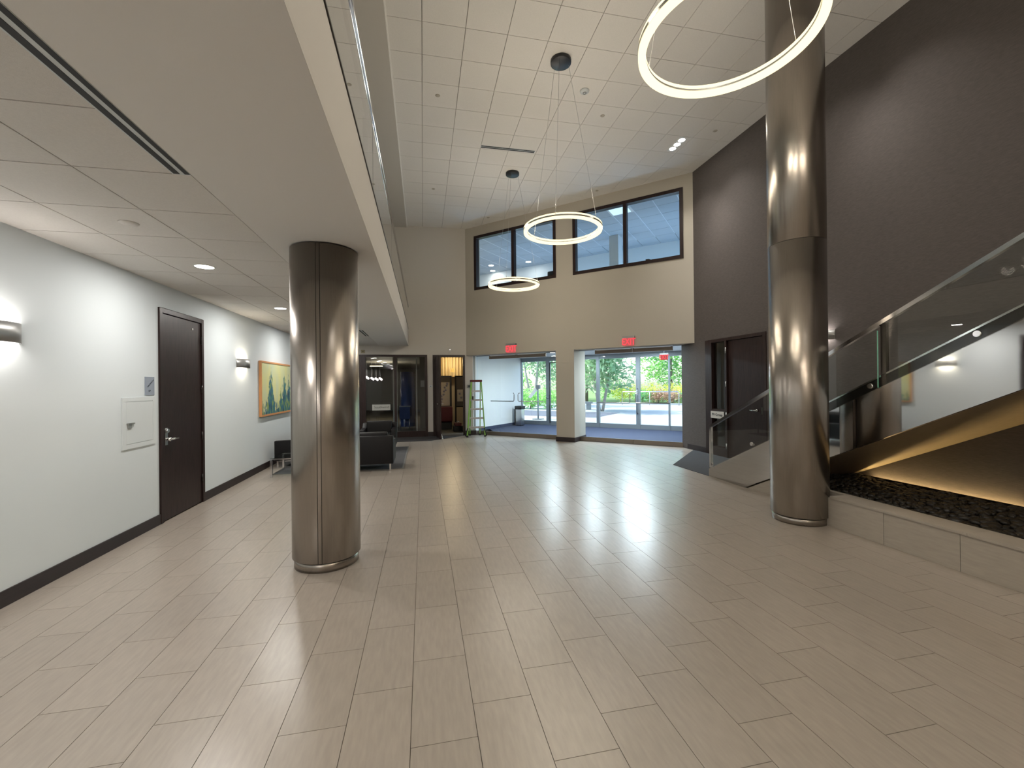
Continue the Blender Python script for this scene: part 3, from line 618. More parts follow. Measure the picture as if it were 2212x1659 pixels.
MB().box(1.03, 1.36, 15.15, 15.45, 0.0, 0.20).build('body', black, t, 0.01); MB().box(1.08, 1.32, 15.14, 15.46, 0.20, 0.30).build('lid', red_pl, t, 0.01); MB().tube([(1.15, 15.3, 0.30), (1.15, 15.3, 0.34), (1.23, 15.3, 0.34), (1.23, 15.3, 0.30)], 0.015, 8).build('handle', chrome, t)

# ================================================================== WALL FITTINGS
def sconce(label, xw, y0, y1, z0, z1, sgn, gm):
    t = thing('wall_sconce', label, 'wall light', (xw, (y0 + y1) / 2, z0))
    yc = (y0 + y1) / 2; hw = (y1 - y0) / 2; n = 12; D = 0.105
    arc = [(xw + sgn * D * (1 - abs(math.cos(PI * k / n)) ** 3.0), yc + hw * math.cos(PI * k / n)) for k in range(n + 1)]
    inn = [(xw + sgn * max(0.004, (D - 0.006) * (1 - abs(math.cos(PI * k / n)) ** 3.0)), yc + (hw - 0.006) * math.cos(PI * k / n)) for k in range(n + 1)]
    b = MB(); i = b._a([(x, y, z) for z in (z0, z1) for (x, y) in arc] + [(x, y, z) for z in (z0, z1) for (x, y) in inn]); N = n + 1
    for k in range(n):
        b.face([i + k, i + k + 1, i + N + k + 1, i + N + k], True); b.face([i + 2 * N + k, i + 3 * N + k, i + 3 * N + k + 1, i + 2 * N + k + 1], True)
        b.face([i + k, i + 2 * N + k, i + 2 * N + k + 1, i + k + 1]); b.face([i + N + k, i + N + k + 1, i + 3 * N + k + 1, i + 3 * N + k])
    b.build('shade', grey_p, t)
    MB().box(min(xw + sgn * 0.002, xw + sgn * 0.01), max(xw + sgn * 0.002, xw + sgn * 0.01), yc - hw * 0.6, yc + hw * 0.6, z0 + 0.02, z1 - 0.02).build('back_plate', grey_p, t)
    xa, xb = sorted((xw + sgn * 0.02, xw + sgn * 0.075))
    MB().box(xa, xb, yc - hw * 0.55, yc + hw * 0.55, z0 + 0.035, z1 - 0.03).build('lamp_block', gm, t)
sconce('grey half-round wall sconce at the left edge of the photo', XL, 3.62, 4.08, 1.985, 2.135, 1, sconce_g)
sconce('small grey half-round wall sconce beside the framed painting', XL, 8.08, 8.54, 1.97, 2.12, 1, sconce_g2)
sconce('wall sconce on the grey wall hidden behind the tall steel column', XR, 5.62, 6.08, 2.30, 2.45, -1, sconce_g)
t = thing('access_cabinet', 'white metal access cabinet recessed in the left wall by the dark door', 'cabinet', (XL, 5.51, 1.0))
MB().box(XL, XL + 0.012, 5.23, 5.29, 0.98, 1.532).box(XL, XL + 0.012, 5.755, 5.80, 0.98, 1.532).box(XL, XL + 0.012, 5.29, 5.755, 1.488, 1.532).box(XL, XL + 0.012, 5.29, 5.755, 0.98, 1.03).box(XL, XL + 0.003, 5.285, 5.76, 1.025, 1.492).build('frame', white_p, t)
dr = MB().box(XL + 0.003, XL + 0.011, 5.293, 5.751, 1.034, 1.484).build('door', white_p, t)
MB().box(XL + 0.011, XL + 0.02, 5.31, 5.37, 1.20, 1.255).box(XL + 0.011, XL + 0.028, 5.30, 5.41, 1.245, 1.258).build('latch', grey_p, dr)
t = thing('stair_sign', 'small blue grey stair sign with a step pictogram beside the dark door', 'sign', (XL, 5.71, 1.55))
MB().box(XL, XL + 0.008, 5.625, 5.793, 1.55, 1.763).build('plate', sign_bl, t)
b = MB()
for k in range(5):
    yy = 5.655 + 0.023 * k; zz = 1.645 + 0.017 * k; b.box(XL + 0.008, XL + 0.0095, yy, yy + 0.027, zz, zz + 0.006); b.box(XL + 0.008, XL + 0.0095, yy + 0.021, yy + 0.027, zz, zz + 0.021)
b.build('step_symbol', sign_dk, t)
text('lettering', 'UP', 0.03, sign_dk, t, (XL + 0.009, 5.70, 1.60), (0, 1, 0), (0, 0, 1), 0.001)
# painting
pm = bpy.data.materials.new('abstract tree painting'); pm.use_nodes = True; n = pm.node_tree; b = n.nodes['Principled BSDF']; b.inputs['Roughness'].default_value = 0.7
def nd(t, **k):
    o = n.nodes.new(t)
    for a, v in k.items(): setattr(o, a, v)
    return o
geo = nd('ShaderNodeNewGeometry'); sp = nd('ShaderNodeSeparateXYZ'); n.links.new(geo.outputs['Position'], sp.inputs[0])
def math_(op, a, bb_=None, cl=False):
    o = nd('ShaderNodeMath', operation=op); o.use_clamp = cl
    for i, x in enumerate((a, bb_)):
        if x is None: continue
        if isinstance(x, (int, float)): o.inputs[i].default_value = x
        else: n.links.new(x, o.inputs[i])
    return o.outputs[0]
def noise_(sc, vs, det=3):
    mp = nd('ShaderNodeMapping'); mp.inputs['Scale'].default_value = vs; n.links.new(geo.outputs['Position'], mp.inputs[0])
    o = nd('ShaderNodeTexNoise'); o.inputs['Scale'].default_value = sc; o.inputs['Detail'].default_value = det; n.links.new(mp.outputs[0], o.inputs['Vector']); return o.outputs['Fac']
yv = math_('SUBTRACT', sp.outputs['Y'], 9.2); zv = math_('DIVIDE', math_('SUBTRACT', sp.outputs['Z'], 1.06), 1.06)
mask = None
for c, h, wd in ((0.42, 0.92, 0.30), (1.05, 0.55, 0.2), (1.30, 0.80, 0.34), (1.62, 0.78, 0.3)):
    tri = math_('SUBTRACT', h, math_('MULTIPLY', math_('ABSOLUTE', math_('SUBTRACT', yv, c)), h / wd))
    mask = tri if mask is None else math_('MAXIMUM', mask, tri)
base_h = math_('MAXIMUM', mask, 0.22)
mm = math_('MULTIPLY', math_('ADD', math_('SUBTRACT', base_h, zv), math_('MULTIPLY', math_('SUBTRACT', noise_(16, (1, 1, 0.5)), 0.5), 0.9)), 9.0, True)
cr = nd('ShaderNodeValToRGB'); n.links.new(noise_(13, (1, 1, 0.4), 4), cr.inputs[0])
for p_, c_ in ((0.30, (0.012, 0.035, 0.055)), (0.45, (0.03, 0.12, 0.19)), (0.55, (0.06, 0.2, 0.16)), (0.62, (0.30, 0.36, 0.06)), (0.72, (0.02, 0.10, 0.22))):
    e = cr.color_ramp.elements.new(p_); e.color = (*c_, 1)
cb = nd('ShaderNodeValToRGB'); n.links.new(noise_(5, (1, 1, 0.35), 4), cb.inputs[0])
cb.color_ramp.elements[0].position = 0.3; cb.color_ramp.elements[0].color = (0.50, 0.56, 0.38, 1); cb.color_ramp.elements[1].position = 0.7; cb.color_ramp.elements[1].color = (0.62, 0.60, 0.25, 1)
mxn = nd('ShaderNodeMix', data_type='RGBA'); n.links.new(mm, mxn.inputs[0]); n.links.new(cb.outputs[0], mxn.inputs[6]); n.links.new(cr.outputs[0], mxn.inputs[7]); n.links.new(mxn.outputs[2], b.inputs['Base Color'])
t = thing('painting', 'framed abstract painting of blue green trees on the left wall', 'painting', (XL, 10.1, 1.05))
MB().box(XL + 0.005, XL + 0.055, 9.08, 11.05, 1.055, 1.09).box(XL + 0.005, XL + 0.055, 9.08, 11.05, 2.11, 2.145).box(XL + 0.005, XL + 0.055, 9.08, 9.10, 1.09, 2.11).box(XL + 0.005, XL + 0.055, 11.03, 11.05, 1.09, 2.11).build('frame', orange_w, t)
MB().box(XL + 0.005, XL + 0.045, 9.10, 11.03, 1.09, 2.11).build('canvas', pm, t)
# exit signs
def exit_sign(label, u0, u1, d, z0, z1, fr=ENT):
    t = thing('exit_sign', label, 'exit sign', tuple(fr(((u0 + u1) / 2, d, z0))))
    MB(fr).box(u0, u1, d - 0.03, d + 0.03, z1 - 0.05, z1).build('housing', grey_p, t)
    MB(fr).box(u0 + 0.02, u1 - 0.02, d - 0.004, d + 0.004, z0 + 0.005, z1 - 0.05).build('face', exit_p, t)
    o = fr(((u0 + u1) / 2, d - 0.006, (z0 + z1 - 0.045) / 2)); text('lettering', 'EXIT', (z1 - z0) * 0.92, exit_g, t, tuple(o), tuple(fr.u), (0, 0, 1), 0.002, 0.74)
exit_sign('red EXIT sign above the left pair of glass doors', 1.53, 1.89, -0.035, 2.595, 2.88)
exit_sign('red EXIT sign above the right pair of glass doors', 5.14, 5.46, -0.035, 2.60, 2.86)
exit_sign('small dim EXIT sign hanging inside the glazed vestibule', 5.40, 5.66, 3.0, 2.36, 2.58)
MB(ENT).box(5.52, 5.54, 2.99, 3.01, 2.58, 2.72).build('stem', alum, bpy.data.objects['exit_sign.002'])
t = thing('fire_strobe', 'small white fire alarm strobe above the open office door', 'alarm', (0.857, YB, 2.71)); MB().box(0.815, 0.90, YB - 0.03, YB, 2.71, 2.82).build('housing', white_b, t, 0.006); MB().box(0.835, 0.88, YB - 0.045, YB - 0.03, 2.735, 2.795).build('lens', chrome, t, 0.006)
t = thing('thermostat', 'small thermostat on the strip of wall between office window and open door', 'thermostat', (0.25, YB, 1.58)); MB().box(0.205, 0.292, YB - 0.022, YB, 1.575, 1.635).build('case', white_p, t, 0.005); MB().box(0.225, 0.26, YB - 0.024, YB - 0.022, 1.595, 1.618).build('display', sign_dk, t)
t = thing('card_reader', 'small grey card reader on the wall behind the green ladder', 'reader', (1.47, YB, 1.54)); MB().box(1.40, 1.54, YB - 0.02, YB, 1.545, 1.645).build('case', grey_p, t, 0.004); MB().box(1.43, 1.51, YB - 0.022, YB - 0.02, 1.57, 1.62).build('face', sign_dk, t)
t = thing('wall_detector', 'small tan wall detector above the office window frame', 'detector', (-1.80, YB, 2.66)); MB().box(-1.87, -1.76, YB - 0.03, YB, 2.655, 2.755).build('case', mat('tan plastic', (0.30, 0.26, 0.16), 0.6), t, 0.006); MB().box(-1.84, -1.79, YB - 0.032, YB - 0.03, 2.695, 2.708).build('slot', black, t)

# ================================================================== CEILING FITTINGS
def downlight(label, x, y, z, P, r=0.085, group=None, ang=150, lcol=(1.0, 0.96, 0.91)):
    t = thing('downlight', label, 'ceiling light', (x, y, z), group=group)
    MB().lathe([(r, -0.004), (r + 0.014, -0.004), (r + 0.014, 0.001), (r, 0.001)], (x, y, z), 28, closed=True).build('trim', white_b, t)
    MB().lathe([(0, -0.002), (r, -0.002)], (x, y, z), 28).build('lens', lens_w, t)
    if P: lamp('downlight_lamp', 'AREA', (x, y, z - 0.006), P, lcol, t, shape='DISK', size=2 * r, aim=(0, 0, -1))
downlight('nearer of the two glowing downlights in the low alcove ceiling', -2.225, 5.04, ZL, 9.5)
downlight('farther of the two glowing downlights in the low alcove ceiling', -2.235, 7.51, ZL, 9.5)
downlight('alcove downlight hidden behind the short steel column', -2.235, 9.98, ZL, 9.5)
for y in (-4.8, -2.3, 0.15, 2.6, 12.4): lamp('downlight_lamp', 'AREA', (-2.225, y, ZL - 0.006), 9.5, (1.0, 0.96, 0.91), shape='DISK', size=0.17, aim=(0, 0, -1))
for (u, d) in ((3.75, 1.4), (4.6, 2.3), (5.3, 1.3), (2.0, 2.2)): downlight('round downlight in the vestibule ceiling behind the glass doors', *ENT((u, d, 0))[:2], 2.72, 36, 0.08, 'vestibule downlights', 172, (0.80, 0.92, 1.0))
for (u, d, z) in ((-1.2, 3.2, 6.447), (0.3, 3.6, 6.447), (-1.6, 3.9, 6.447)): downlight('round downlight in the upper room ceiling behind the windows', *ENT((u, d, 0))[:2], z, 2.5, 0.10, 'upper room downlights')
for u in (0.5, 3.0, 5.5, 7.5): lamp('upper_room_fill', 'POINT', tuple(ENT((u, 2.6, 4.3))), 26, (0.40, 0.66, 1.0), shadow_soft_size=0.25)  # added bluish fill hidden below the sill, standing in for daylight
def triple(label, x, y, P, aims, group=None):
    t = thing('spotlight_trio', label, 'ceiling light', (x, y, ZC), group=group)
    MB().box(x - 0.085, x + 0.085, y - 0.27, y + 0.27, ZC - 0.004, ZC + 0.006).build('trim_frame', white_b, t)
    for k in (-1, 0, 1):
        yc = y + 0.165 * k
        MB().lathe([(0.066, -0.006), (0.074, -0.006), (0.074, -0.002), (0.066, -0.002)], (x, yc, ZC), 20, closed=True).build('bezel', bronze, t)
        MB().lathe([(0, -0.008), (0.066, -0.007)], (x, yc, ZC), 20).build('lens', lens_s, t)
        lamp('spot_lamp', 'SPOT', (x, yc, ZC - 0.03), P, (1.0, 0.95, 0.88), t, spot_size=math.radians(78), spot_blend=0.9, shadow_soft_size=0.14, aim=aims[k + 1])
AW = [(0.42, -0.15, -1), (0.20, 0.0, -1), (0.42, 0.25, -1)]
triple('trio of bright adjustable spotlights set in the atrium ceiling near the grey wall', 5.34, 8.2, 60, AW)
for y in (4.9, 1.6, -1.7):
    for k in range(3): lamp('spot_lamp', 'SPOT', (5.34, y + 0.165 * (k - 1), ZC - 0.03), 36, (1.0, 0.95, 0.88), spot_size=math.radians(78), spot_blend=0.9, shadow_soft_size=0.14, aim=AW[k])
for x, y in ((1.2, 1.6), (1.2, -2.2), (3.4, -0.4), (3.4, -4.0)): lamp('spot_lamp', 'SPOT', (x, y, ZC - 0.03), 34, (1.0, 0.95, 0.88), spot_size=math.radians(120), spot_blend=1.0, shadow_soft_size=0.6, aim=(0, 0, -1))  # added wide spots out of view, no fixture, raising the ambient level
def slot(label, x0, x1, y0, y1, z, along):
    t = thing('slot_diffuser', label, 'air vent', ((x0 + x1) / 2, (y0 + y1) / 2, z))
    MB().box(x0, x1, y0, y1, z - 0.0015, z + 0.004).build('trim', white_p, t)
    if along == 'y': W_ = x1 - x0; cells = [(x0 + 0.10 * W_, x0 + 0.44 * W_, y0 + 0.01, y1 - 0.01), (x0 + 0.70 * W_, x0 + 0.97 * W_, y0 + 0.01, y1 - 0.01)]
    else: W_ = y1 - y0; cells = [(x0 + 0.01, x1 - 0.01, y0 + 0.08 * W_, y0 + 0.42 * W_), (x0 + 0.01, x1 - 0.01, y0 + 0.58 * W_, y0 + 0.92 * W_)]
    for a, b, c, d in cells: MB().box(a, b, c, d, z - 0.003, z + 0.002).build('slot', black, t)
slot('long black twin slot air diffuser along the edge of the alcove ceiling', -1.437, -1.338, -5.0, 2.885, ZL, 'y')
slot('short twin slot air diffuser in the soffit near the back wall', -1.42, -1.32, 10.15, 11.35, ZL, 'y')
slot('twin slot air diffuser in the atrium ceiling', 1.25, 2.44, 9.0, 9.10, ZC, 'x')
t = thing('smoke_detector', 'round smoke detector on the atrium ceiling', 'detector', (2.79, 7.0, ZC)); MB().lathe([(0, -0.04), (0.035, -0.04), (0.05, -0.028), (0.075, -0.02), (0.08, 0.0), (0, 0)], (2.79, 7.0, ZC), 28).build('body', white_p, t); MB().lathe([(0.02, -0.048), (0.034, -0.046), (0.034, -0.04), (0.02, -0.04)], (2.79, 7.0, ZC), 16, closed=True).build('sensor_ring', grey_p, t)
tag(MB().lathe([(0, -0.006), (0.06, -0.006), (0.064, 0), (0, 0)], (-2.19, 3.80, ZL), 28).build('ceiling_cap', ceil_t), 'flat round cover disc in the low alcove ceiling near the left wall', 'ceiling cap')
for i, (x, y) in enumerate([(0.30, 7.6), (0.31, 11.24), (3.38, 7.59), (1.99, 12.87), (4.53, 10.57), (5.82, 7.62)]):
    o = MB().lathe([(0, -0.005), (0.038, -0.005), (0.042, 0), (0, 0)], (x, y, ZC), 20).build('sprinkler_cap', beige)
    tag(o, 'small round sprinkler cover disc in the atrium ceiling grid', 'sprinkler', 'sprinkler covers in the atrium ceiling')
t = thing('ceiling_light_panel', 'square white troffer in the upper room ceiling behind the right window', 'ceiling light', tuple(ENT((4.9, 0.62, 6.45))))
MB(ENT).box(4.58, 5.2, 0.32, 0.93, 6.438, 6.46).build('frame', white_b, t); MB(ENT).box(4.64, 5.14, 0.38, 0.87, 6.43, 6.438).build('lens', mat('troffer lens', (0.55, 0.72, 0.85), 0.4, emit=0.4, ecol=(0.5, 0.75, 1)), t)
# upper room furniture seen over the sill
t = thing('office_chair', 'dark round backed chair just showing above the right upper window sill', 'chair', tuple(ENT((6.2, 0.8, 3.3))))
MB(ENT).tube([(5.75, 0.8, 4.75), (5.95, 0.8, 4.90), (6.2, 0.8, 4.96), (6.6, 0.8, 4.97)], 0.03, 8).build('backrest', bronze, t); MB(ENT).tube([(6.2, 0.8, 3.4), (6.2, 0.8, 4.94)], 0.025, 8).build('stem', bronze, t); MB(ENT).lathe([(0, 0), (0.3, 0), (0.3, 0.05), (0, 0.1)], (6.2, 0.8, 3.3), 16).build('base', bronze, t)
t = thing('monitor', 'dark wedge shaped monitor on a shelf above the right window sill', 'monitor', tuple(ENT((5.75, 0.5, 4.7)))); MB(ENT).prism([(5.62, 4.5), (5.98, 4.5), (5.98, 4.79), (5.70, 4.93), (5.62, 4.93)], 'y', 0.5, 0.55).build('screen', black, t); MB(ENT).box(5.5, 6.1, 0.35, 0.7, 4.46, 4.5).build('shelf', bronze, t); MB(ENT).box(5.78, 5.82, 0.5, 0.55, 3.3, 4.46).build('post', bronze, t)
t = thing('loudspeaker', 'dark cylinder shaped object standing inside the left upper window', 'speaker', tuple(ENT((2.45, 1.2, 3.3)))); MB(ENT).box(2.33, 2.62, 1.2, 1.45, 3.3, 5.25).build('body', black, t, 0.05); MB(ENT).box(2.4, 2.56, 1.19, 1.2, 4.9, 5.15).build('grille', bronze, t)

# ================================================================== MEZZANINE RAILING
r = thing('mezzanine_railing', 'glass guard rail with slim metal cap along the mezzanine edge', 'railing', (-0.434, 5, 3.42))
yy = 13.8; L_ = 2.42
while yy > -5.5:
    MB().box(-0.446, -0.434, yy - L_ + 0.03, yy, 3.425, 4.10).build('glass_panel', glass_m, r)
    MB().tube([(-0.50, yy - L_ + 0.015, 3.40), (-0.50, yy - L_ + 0.015, 4.10)], 0.022, 8).build('post', bronze, r); yy -= L_
MB().box(-0.448, -0.426, -6, 13.95, 3.414, 3.428).build('base_shoe', bronze, r)
MB().tube([(-0.44, -6, 4.12), (-0.44, 13.9, 4.12)], 0.023, 10).build('handrail', chrome, r)

# ================================================================== LADDER
t = thing('step_ladder', 'lime green fibreglass step ladder with dark red top by the glass doors', 'ladder', (1.6, 13.6, 0))
cx, cy_ = 1.66, 13.64
def rail(x0, y0, x1, y1, m, w=0.022): return MB().tube([(x0, y0, 0.03), (x1, y1, 1.73)], w, 4, sq=True)
F0 = [(1.33, 13.46), (1.49, 13.58)]; F1 = [(1.875, 13.42), (1.815, 13.57)]
rail(1.34, 13.42, 1.50, 13.60, None, 0.028).build('front_rail', green_fg, t); rail(1.90, 13.42, 1.82, 13.60, None, 0.024).build('front_rail', green_fg, t)
rail(1.47, 13.88, 1.52, 13.68, None, 0.02).build('rear_rail', green_fg, t); rail(1.80, 13.88, 1.80, 13.68, None, 0.02).build('rear_rail', green_fg, t)
MB().box(1.475, 1.845, 13.56, 13.74, 1.725, 1.795).build('top_cap', red_pl, t, 0.012)
for k in range(6):
    z = 0.30 + 0.285 * k; f_ = z / 1.73; x0 = 1.34 + 0.16 * f_; x1 = 1.90 - 0.08 * f_; y0 = 13.42 + 0.18 * f_
    if z < 1.6: MB().box(x0, x1, y0 - 0.005, y0 + 0.075, z - 0.03, z + 0.025).build('step', rung_m, t)
for sx in (1.40, 1.86): MB().tube([(sx, 13.45, 0.26), (sx + (0.12 if sx < 1.6 else -0.12), 13.72, 0.30)], 0.012, 6).build('brace', black, t)
MB().tube([(1.36, 13.43, 0.28), (1.28, 13.42, 0.03)], 0.02, 6).build('outrigger', black, t); MB().tube([(1.885, 13.43, 0.28), (1.95, 13.42, 0.03)], 0.02, 6).build('outrigger', black, t)
for (x, y) in ((1.34, 13.42), (1.90, 13.42), (1.47, 13.88), (1.80, 13.88)): MB().box(x - 0.03, x + 0.03, y - 0.03, y + 0.03, 0.001, 0.05).build('foot', black, t)
MB().box(1.515, 1.555, 13.50, 13.54, 1.17, 1.28).build('tool_clip', bronze, t)

# ================================================================== SEATING GROUP
t = thing('rug', 'grey striped rug under the black lounge chairs', 'rug', (-1.57, 10.27, 0))
MB().box(-2.74, -0.42, 8.74, 11.8, 0.001, 0.009).build('pile', rug_m, t); MB().box(-2.77, -0.39, 8.71, 11.83, 0.0008, 0.006).build('binding', rug_b, t)
def armchair(label, loc, rz, w=0.86, d=0.80, name='armchair', cat='armchair', group='black leather lounge seating', seats=1):
    t = thing(name, label, cat, loc, rz, group); M = ROOTM[t.name]
    F_ = lambda p: M @ Vector(p)
    a = w / 2; b = d / 2
    B = lambda *q: MB(F_).box(*q)
    B(-a + 0.10, a - 0.10, -b + 0.03, b - 0.02, 0.13, 0.26).build('base', leather, t, 0.012)
    for k in range(seats):
        s0 = -a + 0.115 + k * (w - 0.23) / seats; s1 = s0 + (w - 0.23) / seats - 0.006
        B(s0, s1, -b, b - 0.2, 0.26, 0.42).build('seat_cushion', leather2, t, 0.03, seg=3)
        B(s0, s1, b - 0.32, b - 0.14, 0.40, 0.72).build('back_cushion', leather2, t, 0.035, seg=3)
    B(-a + 0.02, a - 0.02, b - 0.14, b, 0.13, 0.665).build('backrest', leather, t, 0.014)
    for s in (-1, 1):
        x0, x1 = sorted((s * a, s * (a - 0.11)))
        MB(F_).prism([(-b, 0.13), (b - 0.01, 0.13), (b - 0.01, 0.66), (b - 0.13, 0.66), (b - 0.27, 0.55), (-b, 0.535)], 'x', x0, x1).build('armrest', leather, t, 0.012)
        for y in (-b + 0.05, b - 0.05): B(s * (a - 0.06) - 0.017, s * (a - 0.06) + 0.017, y - 0.017, y + 0.017, 0.0, 0.13).build('leg', chrome, t)
        B(min(x0, x1) + (0.0 if s < 0 else 0.108), max(x0, x1) - (0.108 if s < 0 else 0), -b + 0.02, b - 0.02, 0.12, 0.135).build('side_rail', chrome, t)
    return t
armchair('black leather lounge armchair seen from behind beside the short steel column', (-1.0, 8.91, 0.009), PI)
armchair('black leather lounge armchair facing the viewer in front of the office window', (-1.11, 11.44, 0.009), 0.0)
armchair('black leather two seat sofa against the left wall', (-2.55, 10.35, 0.0), -PI / 2, 1.75, 0.82, 'loveseat', 'sofa', None, 2)
t = thing('side_table', 'low glass side table on chrome frame beside the short steel column', 'table', (-2.3, 8.77, 0))
MB().box(-2.70, -1.90, 8.41, 9.13, 0.345, 0.357).build('tabletop', glass('table glass', (0.72, 0.78, 0.77), 1.2), t)
for (x, y) in ((-2.68, 8.43), (-1.92, 8.43), (-2.68, 9.11), (-1.92, 9.11)): MB().box(x - 0.018, x + 0.018, y - 0.018, y + 0.018, 0.0095 if y > 8.73 and x > -2.75 else 0.0, 0.32).build('leg', chrome, t)
MB().box(-2.70, -1.90, 8.412, 8.448, 0.32, 0.345).box(-2.70, -1.90, 9.092, 9.128, 0.32, 0.345).box(-2.698, -2.662, 8.448, 9.092, 0.32, 0.345).box(-1.938, -1.902, 8.448, 9.092, 0.32, 0.345).build('apron', chrome, t)

# ================================================================== VESTIBULE OBJECTS
p = ENT((-0.16, 3.62, 0)); t = thing('trash_bin', 'steel waste bin with dark top at the vestibule corner', 'bin', tuple(p))
MB(ENT).box(-0.300, -0.030, 3.480, 3.750, 0.020, 0.660).build('body', satin, t, 0.02); MB(ENT).box(-0.320, -0.010, 3.460, 3.770, 0.660, 0.780).build('lid', black, t, 0.015); MB(ENT).box(-0.280, -0.050, 3.500, 3.730, 0.000, 0.020).build('foot', black, t); MB(ENT).box(-0.340, -0.300, 3.470, 3.760, 0.020, 0.660).build('side_band', bronze, t)

# ================================================================== EXTERIOR
plaza = mat('pale plaza concrete', (0.33, 0.345, 0.35), 0.8, noise=0.06, nscale=1.2, bump=0.05, bscale=40)
lawn = mat('lawn', (0.14, 0.22, 0.05), 0.95, noise=0.3, nscale=6)
struct(MB(ENT).box(-40, 45, 4.4, 24, -0.3, -0.005).build('ground_plaza', plaza))
struct(MB(ENT).box(-40, 60, 24, 90, -0.3, -0.002).build('ground_lawn', lawn))
struct(MB(ENT).box(-30, 1.1, 8.6, 12.5, -0.05, 0.004).build('ground_dark_patch', mat('dark grey ground', (0.10, 0.11, 0.14), 0.9, noise=0.15, nscale=20)))  # patch of ground darker than the plaza around it
struct(MB(ENT).box(-40, 60, 22.6, 23.0, -0.05, 0.10).build('ground_kerb', plaza))
bark = mat('pale birch bark', (0.42, 0.38, 0.34), 0.8, noise=0.4, nscale=14, stretch=(1, 1, 4))
bark_d = mat('brown bark', (0.12, 0.09, 0.07), 0.9, noise=0.3, nscale=10)
def leafmat(nm, c):
    m = mat(nm, c, 0.55, rnd=0.45, island=True); b_ = m.node_tree.nodes['Principled BSDF']; b_.inputs['Subsurface Weight'].default_value = 0.0
    nt_ = m.node_tree; tr = nt_.nodes.new('ShaderNodeBsdfTranslucent'); tr.inputs[0].default_value = (*[min(1, x * 1.3) for x in c], 1); mx = nt_.nodes.new('ShaderNodeMixShader'); mx.inputs[0].default_value = 0.35
    out = [q for q in nt_.nodes if q.type == 'OUTPUT_MATERIAL'][0]
    nt_.links.new(b_.outputs[0], mx.inputs[1]); nt_.links.new(tr.outputs[0], mx.inputs[2]); nt_.links.new(mx.outputs[0], out.inputs[0]); return m
LM = {'bright': leafmat('bright green leaf', (0.30, 0.58, 0.15)), 'grey': leafmat('grey green leaf', (0.32, 0.48, 0.26)), 'deep': leafmat('deep green leaf', (0.15, 0.42, 0.14)),
      'yellow': leafmat('yellow green leaf', (0.65, 0.66, 0.10)), 'rust': leafmat('rusty leaf', (0.45, 0.28, 0.20))}
def foliage(b, c, rad, n, size, rng):
    for _ in range(n):
        while True:
            q = Vector((rng.uniform(-1, 1), rng.uniform(-1, 1), rng.uniform(-1, 1)))
            if q.length < 1: break
        q = q * (0.55 + 0.45 * q.length); p = Vector(c) + Vector((q.x * rad[0], q.y * rad[1], q.z * rad[2]))
        a = Vector((rng.gauss(0, 1), rng.gauss(0, 1), rng.gauss(0, 1))).normalized(); e = a.orthogonal().normalized(); s = size * rng.uniform(0.6, 1.4)
        b.quad(p - a * s, p + e * s * 0.5, p + a * s, p - e * s * 0.5)
def tree(name, label, u, d, h, r, lm, stems, seed, group=None, leaves=1500, bk=bark_d, low=0.3):
    rng = random.Random(seed); p = ENT((u, d, 0)); t = thing(name, label, 'tree', tuple(p), group=group)
    for k in range(stems):
        a = 2 * PI * k / stems + rng.uniform(0, 1); s = 0.10 * (stems > 1)
        top = Vector((p.x + math.cos(a) * r * 0.45 * (stems > 1), p.y + math.sin(a) * r * 0.45 * (stems > 1), h * 0.8))
        MB().tube([(p.x + math.cos(a) * s, p.y + math.sin(a) * s, -0.01), tuple(Vector((p.x, p.y, 0)).lerp(top, 0.4) + Vector((math.cos(a) * 0.1, math.sin(a) * 0.1, 0))), tuple(top)], 0.09 if stems > 1 else 0.16, 8, 0.03).build('trunk', bk, t)
    b = MB(); nb = 9
    for k in range(nb):
        a = rng.uniform(0, 2 * PI); rr = r * rng.uniform(0.2, 0.75); zc = h * rng.uniform(low + 0.1, 0.92)
        foliage(b, (p.x + rr * math.cos(a), p.y + rr * math.sin(a), zc), (r * 0.5, r * 0.5, h * 0.17), leaves // nb, 0.17, rng)
    b.build('crown', lm, t); return t
tree('birch_tree', 'multi-stemmed birch tree growing in the plaza outside the right doors', -0.35, 13.4, 6.5, 2.6, LM['grey'], 4, 3, leaves=2600, bk=bark, low=0.22)
tree('birch_tree', 'slender pale trunked birch seen through the left glass doors', -7.2, 17.5, 8, 2.6, LM['grey'], 3, 5, leaves=2600, bk=bark, low=0.2)
specs = [(-14, 26, 9, 3.6, 'bright'), (-10, 30, 11, 4.2, 'grey'), (-6.5, 26.5, 8, 3.2, 'bright'), (-3, 31, 11, 4.2, 'deep'), (0.5, 29, 9, 3.6, 'bright'), (4, 31.5, 10, 3.8, 'deep'), (6.5, 29.5, 7.5, 3.2, 'bright'), (9.5, 34, 8, 3.3, 'grey'), (14.5, 32, 7, 3.2, 'bright'), (-19, 30, 11, 4, 'deep'), (19, 36, 9, 4, 'deep')]
for i, (u, d, h, r_, k) in enumerate(specs):
    tree('tree', 'leafy green tree in the row beyond the plaza', u, d, h, r_, LM[k], 1, 20 + i, 'trees beyond the plaza', 2600, low=0.08)
def shrub(label, u, d, h, r_, lm, seed, group):
    rng = random.Random(seed); p = ENT((u, d, 0)); t = thing('shrub', label, 'shrub', tuple(p), group=group)
    MB().tube([(p.x, p.y, -0.01), (p.x, p.y, h * 0.5)], 0.04, 6).build('stem', bark_d, t); b = MB(); foliage(b, (p.x, p.y, h * 0.52), (r_, r_, h * 0.5), 650, 0.09, rng); b.build('foliage', lm, t)
for i in range(9): shrub('yellow green shrub in the hedge row behind the railing', -3.2 + 1.35 * i, 26.6 + 0.4 * (i % 2), 1.7, 1.0, LM['yellow'], 50 + i, 'yellow green hedge shrubs')
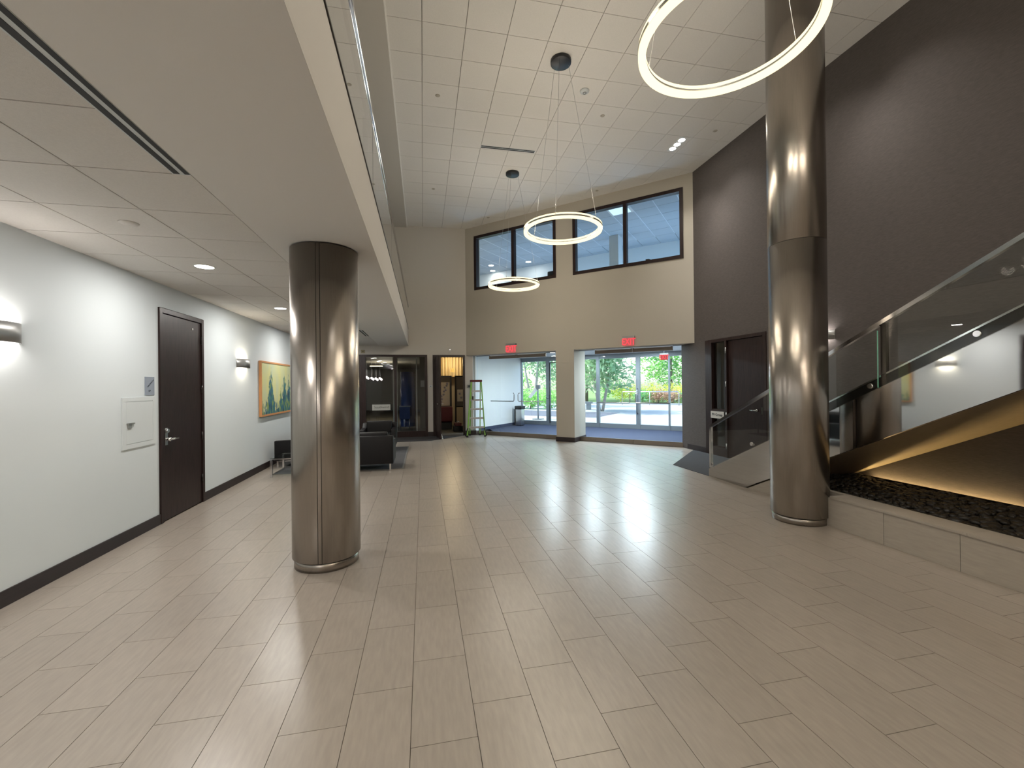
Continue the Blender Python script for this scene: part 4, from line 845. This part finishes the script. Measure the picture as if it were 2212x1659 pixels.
for i in range(9): shrub('low rusty leaved shrub in front of the hedge behind the railing', -1.0 + 1.2 * i, 25.2 + 0.3 * (i % 2), 1.15, 0.85, LM['rust' if i % 3 else 'deep'], 80 + i, 'rusty hedge shrubs')
for i in range(5): shrub('green shrub bordering the plaza left of the birch', -9.5 + 1.3 * i, 14.2, 1.4, 0.9, LM['bright'], 110 + i, 'green border shrubs')
def railing(label, u0, u1, d):
    t = thing('handrail', label, 'railing', tuple(ENT(((u0 + u1) / 2, d, 0))))
    MB(ENT).tube([(u0, d, 0.0), (u0, d, 0.95), (u0 + 0.06, d, 1.0), (u1 - 0.06, d, 1.0), (u1, d, 0.95), (u1, d, 0.0)], 0.03, 8).build('top_rail', satin, t); MB(ENT).tube([((u0 + u1) / 2, d, 0), ((u0 + u1) / 2, d, 0.98)], 0.025, 8).build('post', satin, t)
railing('metal handrail outside in front of the hedge, left of the gap', -1.6, 2.55, 21.5); railing('metal handrail outside in front of the hedge, right of the gap', 3.35, 7.6, 21.5)
t = thing('bench', 'dark backless bench outside left of the birch tree', 'bench', tuple(ENT((-2.2, 14.6, 0)))); MB(ENT).box(-3.2, -1.45, 14.4, 14.9, 0.38, 0.50).build('seat', alum, t); MB(ENT).box(-3.1, -2.95, 14.42, 14.88, 0.0, 0.38).build('leg', alum, t); MB(ENT).box(-1.7, -1.55, 14.42, 14.88, 0.0, 0.38).build('leg', alum, t)
t = thing('sign_stand', 'post mounted tilted panel standing on the plaza outside the left doors', 'sign stand', tuple(ENT((-0.95, 6.6, 0))))
MB(ENT).tube([(-0.95, 6.6, 0.0), (-0.95, 6.6, 1.45)], 0.035, 10).build('post', alum, t); MB(ENT).box(-1.02, -0.84, 6.55, 6.65, 1.42, 1.60).build('head', alum, t); MB(ENT).prism([(-1.42, 1.05), (-1.36, 1.0), (-1.0, 1.38), (-1.06, 1.46)], 'y', 6.5, 6.7).build('panel', white_b, t); MB(ENT).box(-1.15, -0.75, 6.4, 6.8, -0.004, 0.03).build('base', alum, t)
t = thing('bollard', 'short dark bollard on the plaza beyond the left doors', 'bollard', tuple(ENT((-0.6, 11.0, 0)))); MB(ENT).tube([(-0.6, 11, 0), (-0.6, 11, 0.85)], 0.07, 12).build('shaft', alum, t); MB(ENT).lathe([(0.09, 0), (0.09, 0.05), (0, 0.09)], (-0.6, 11, 0.85), 12).build('cap', bronze, t)
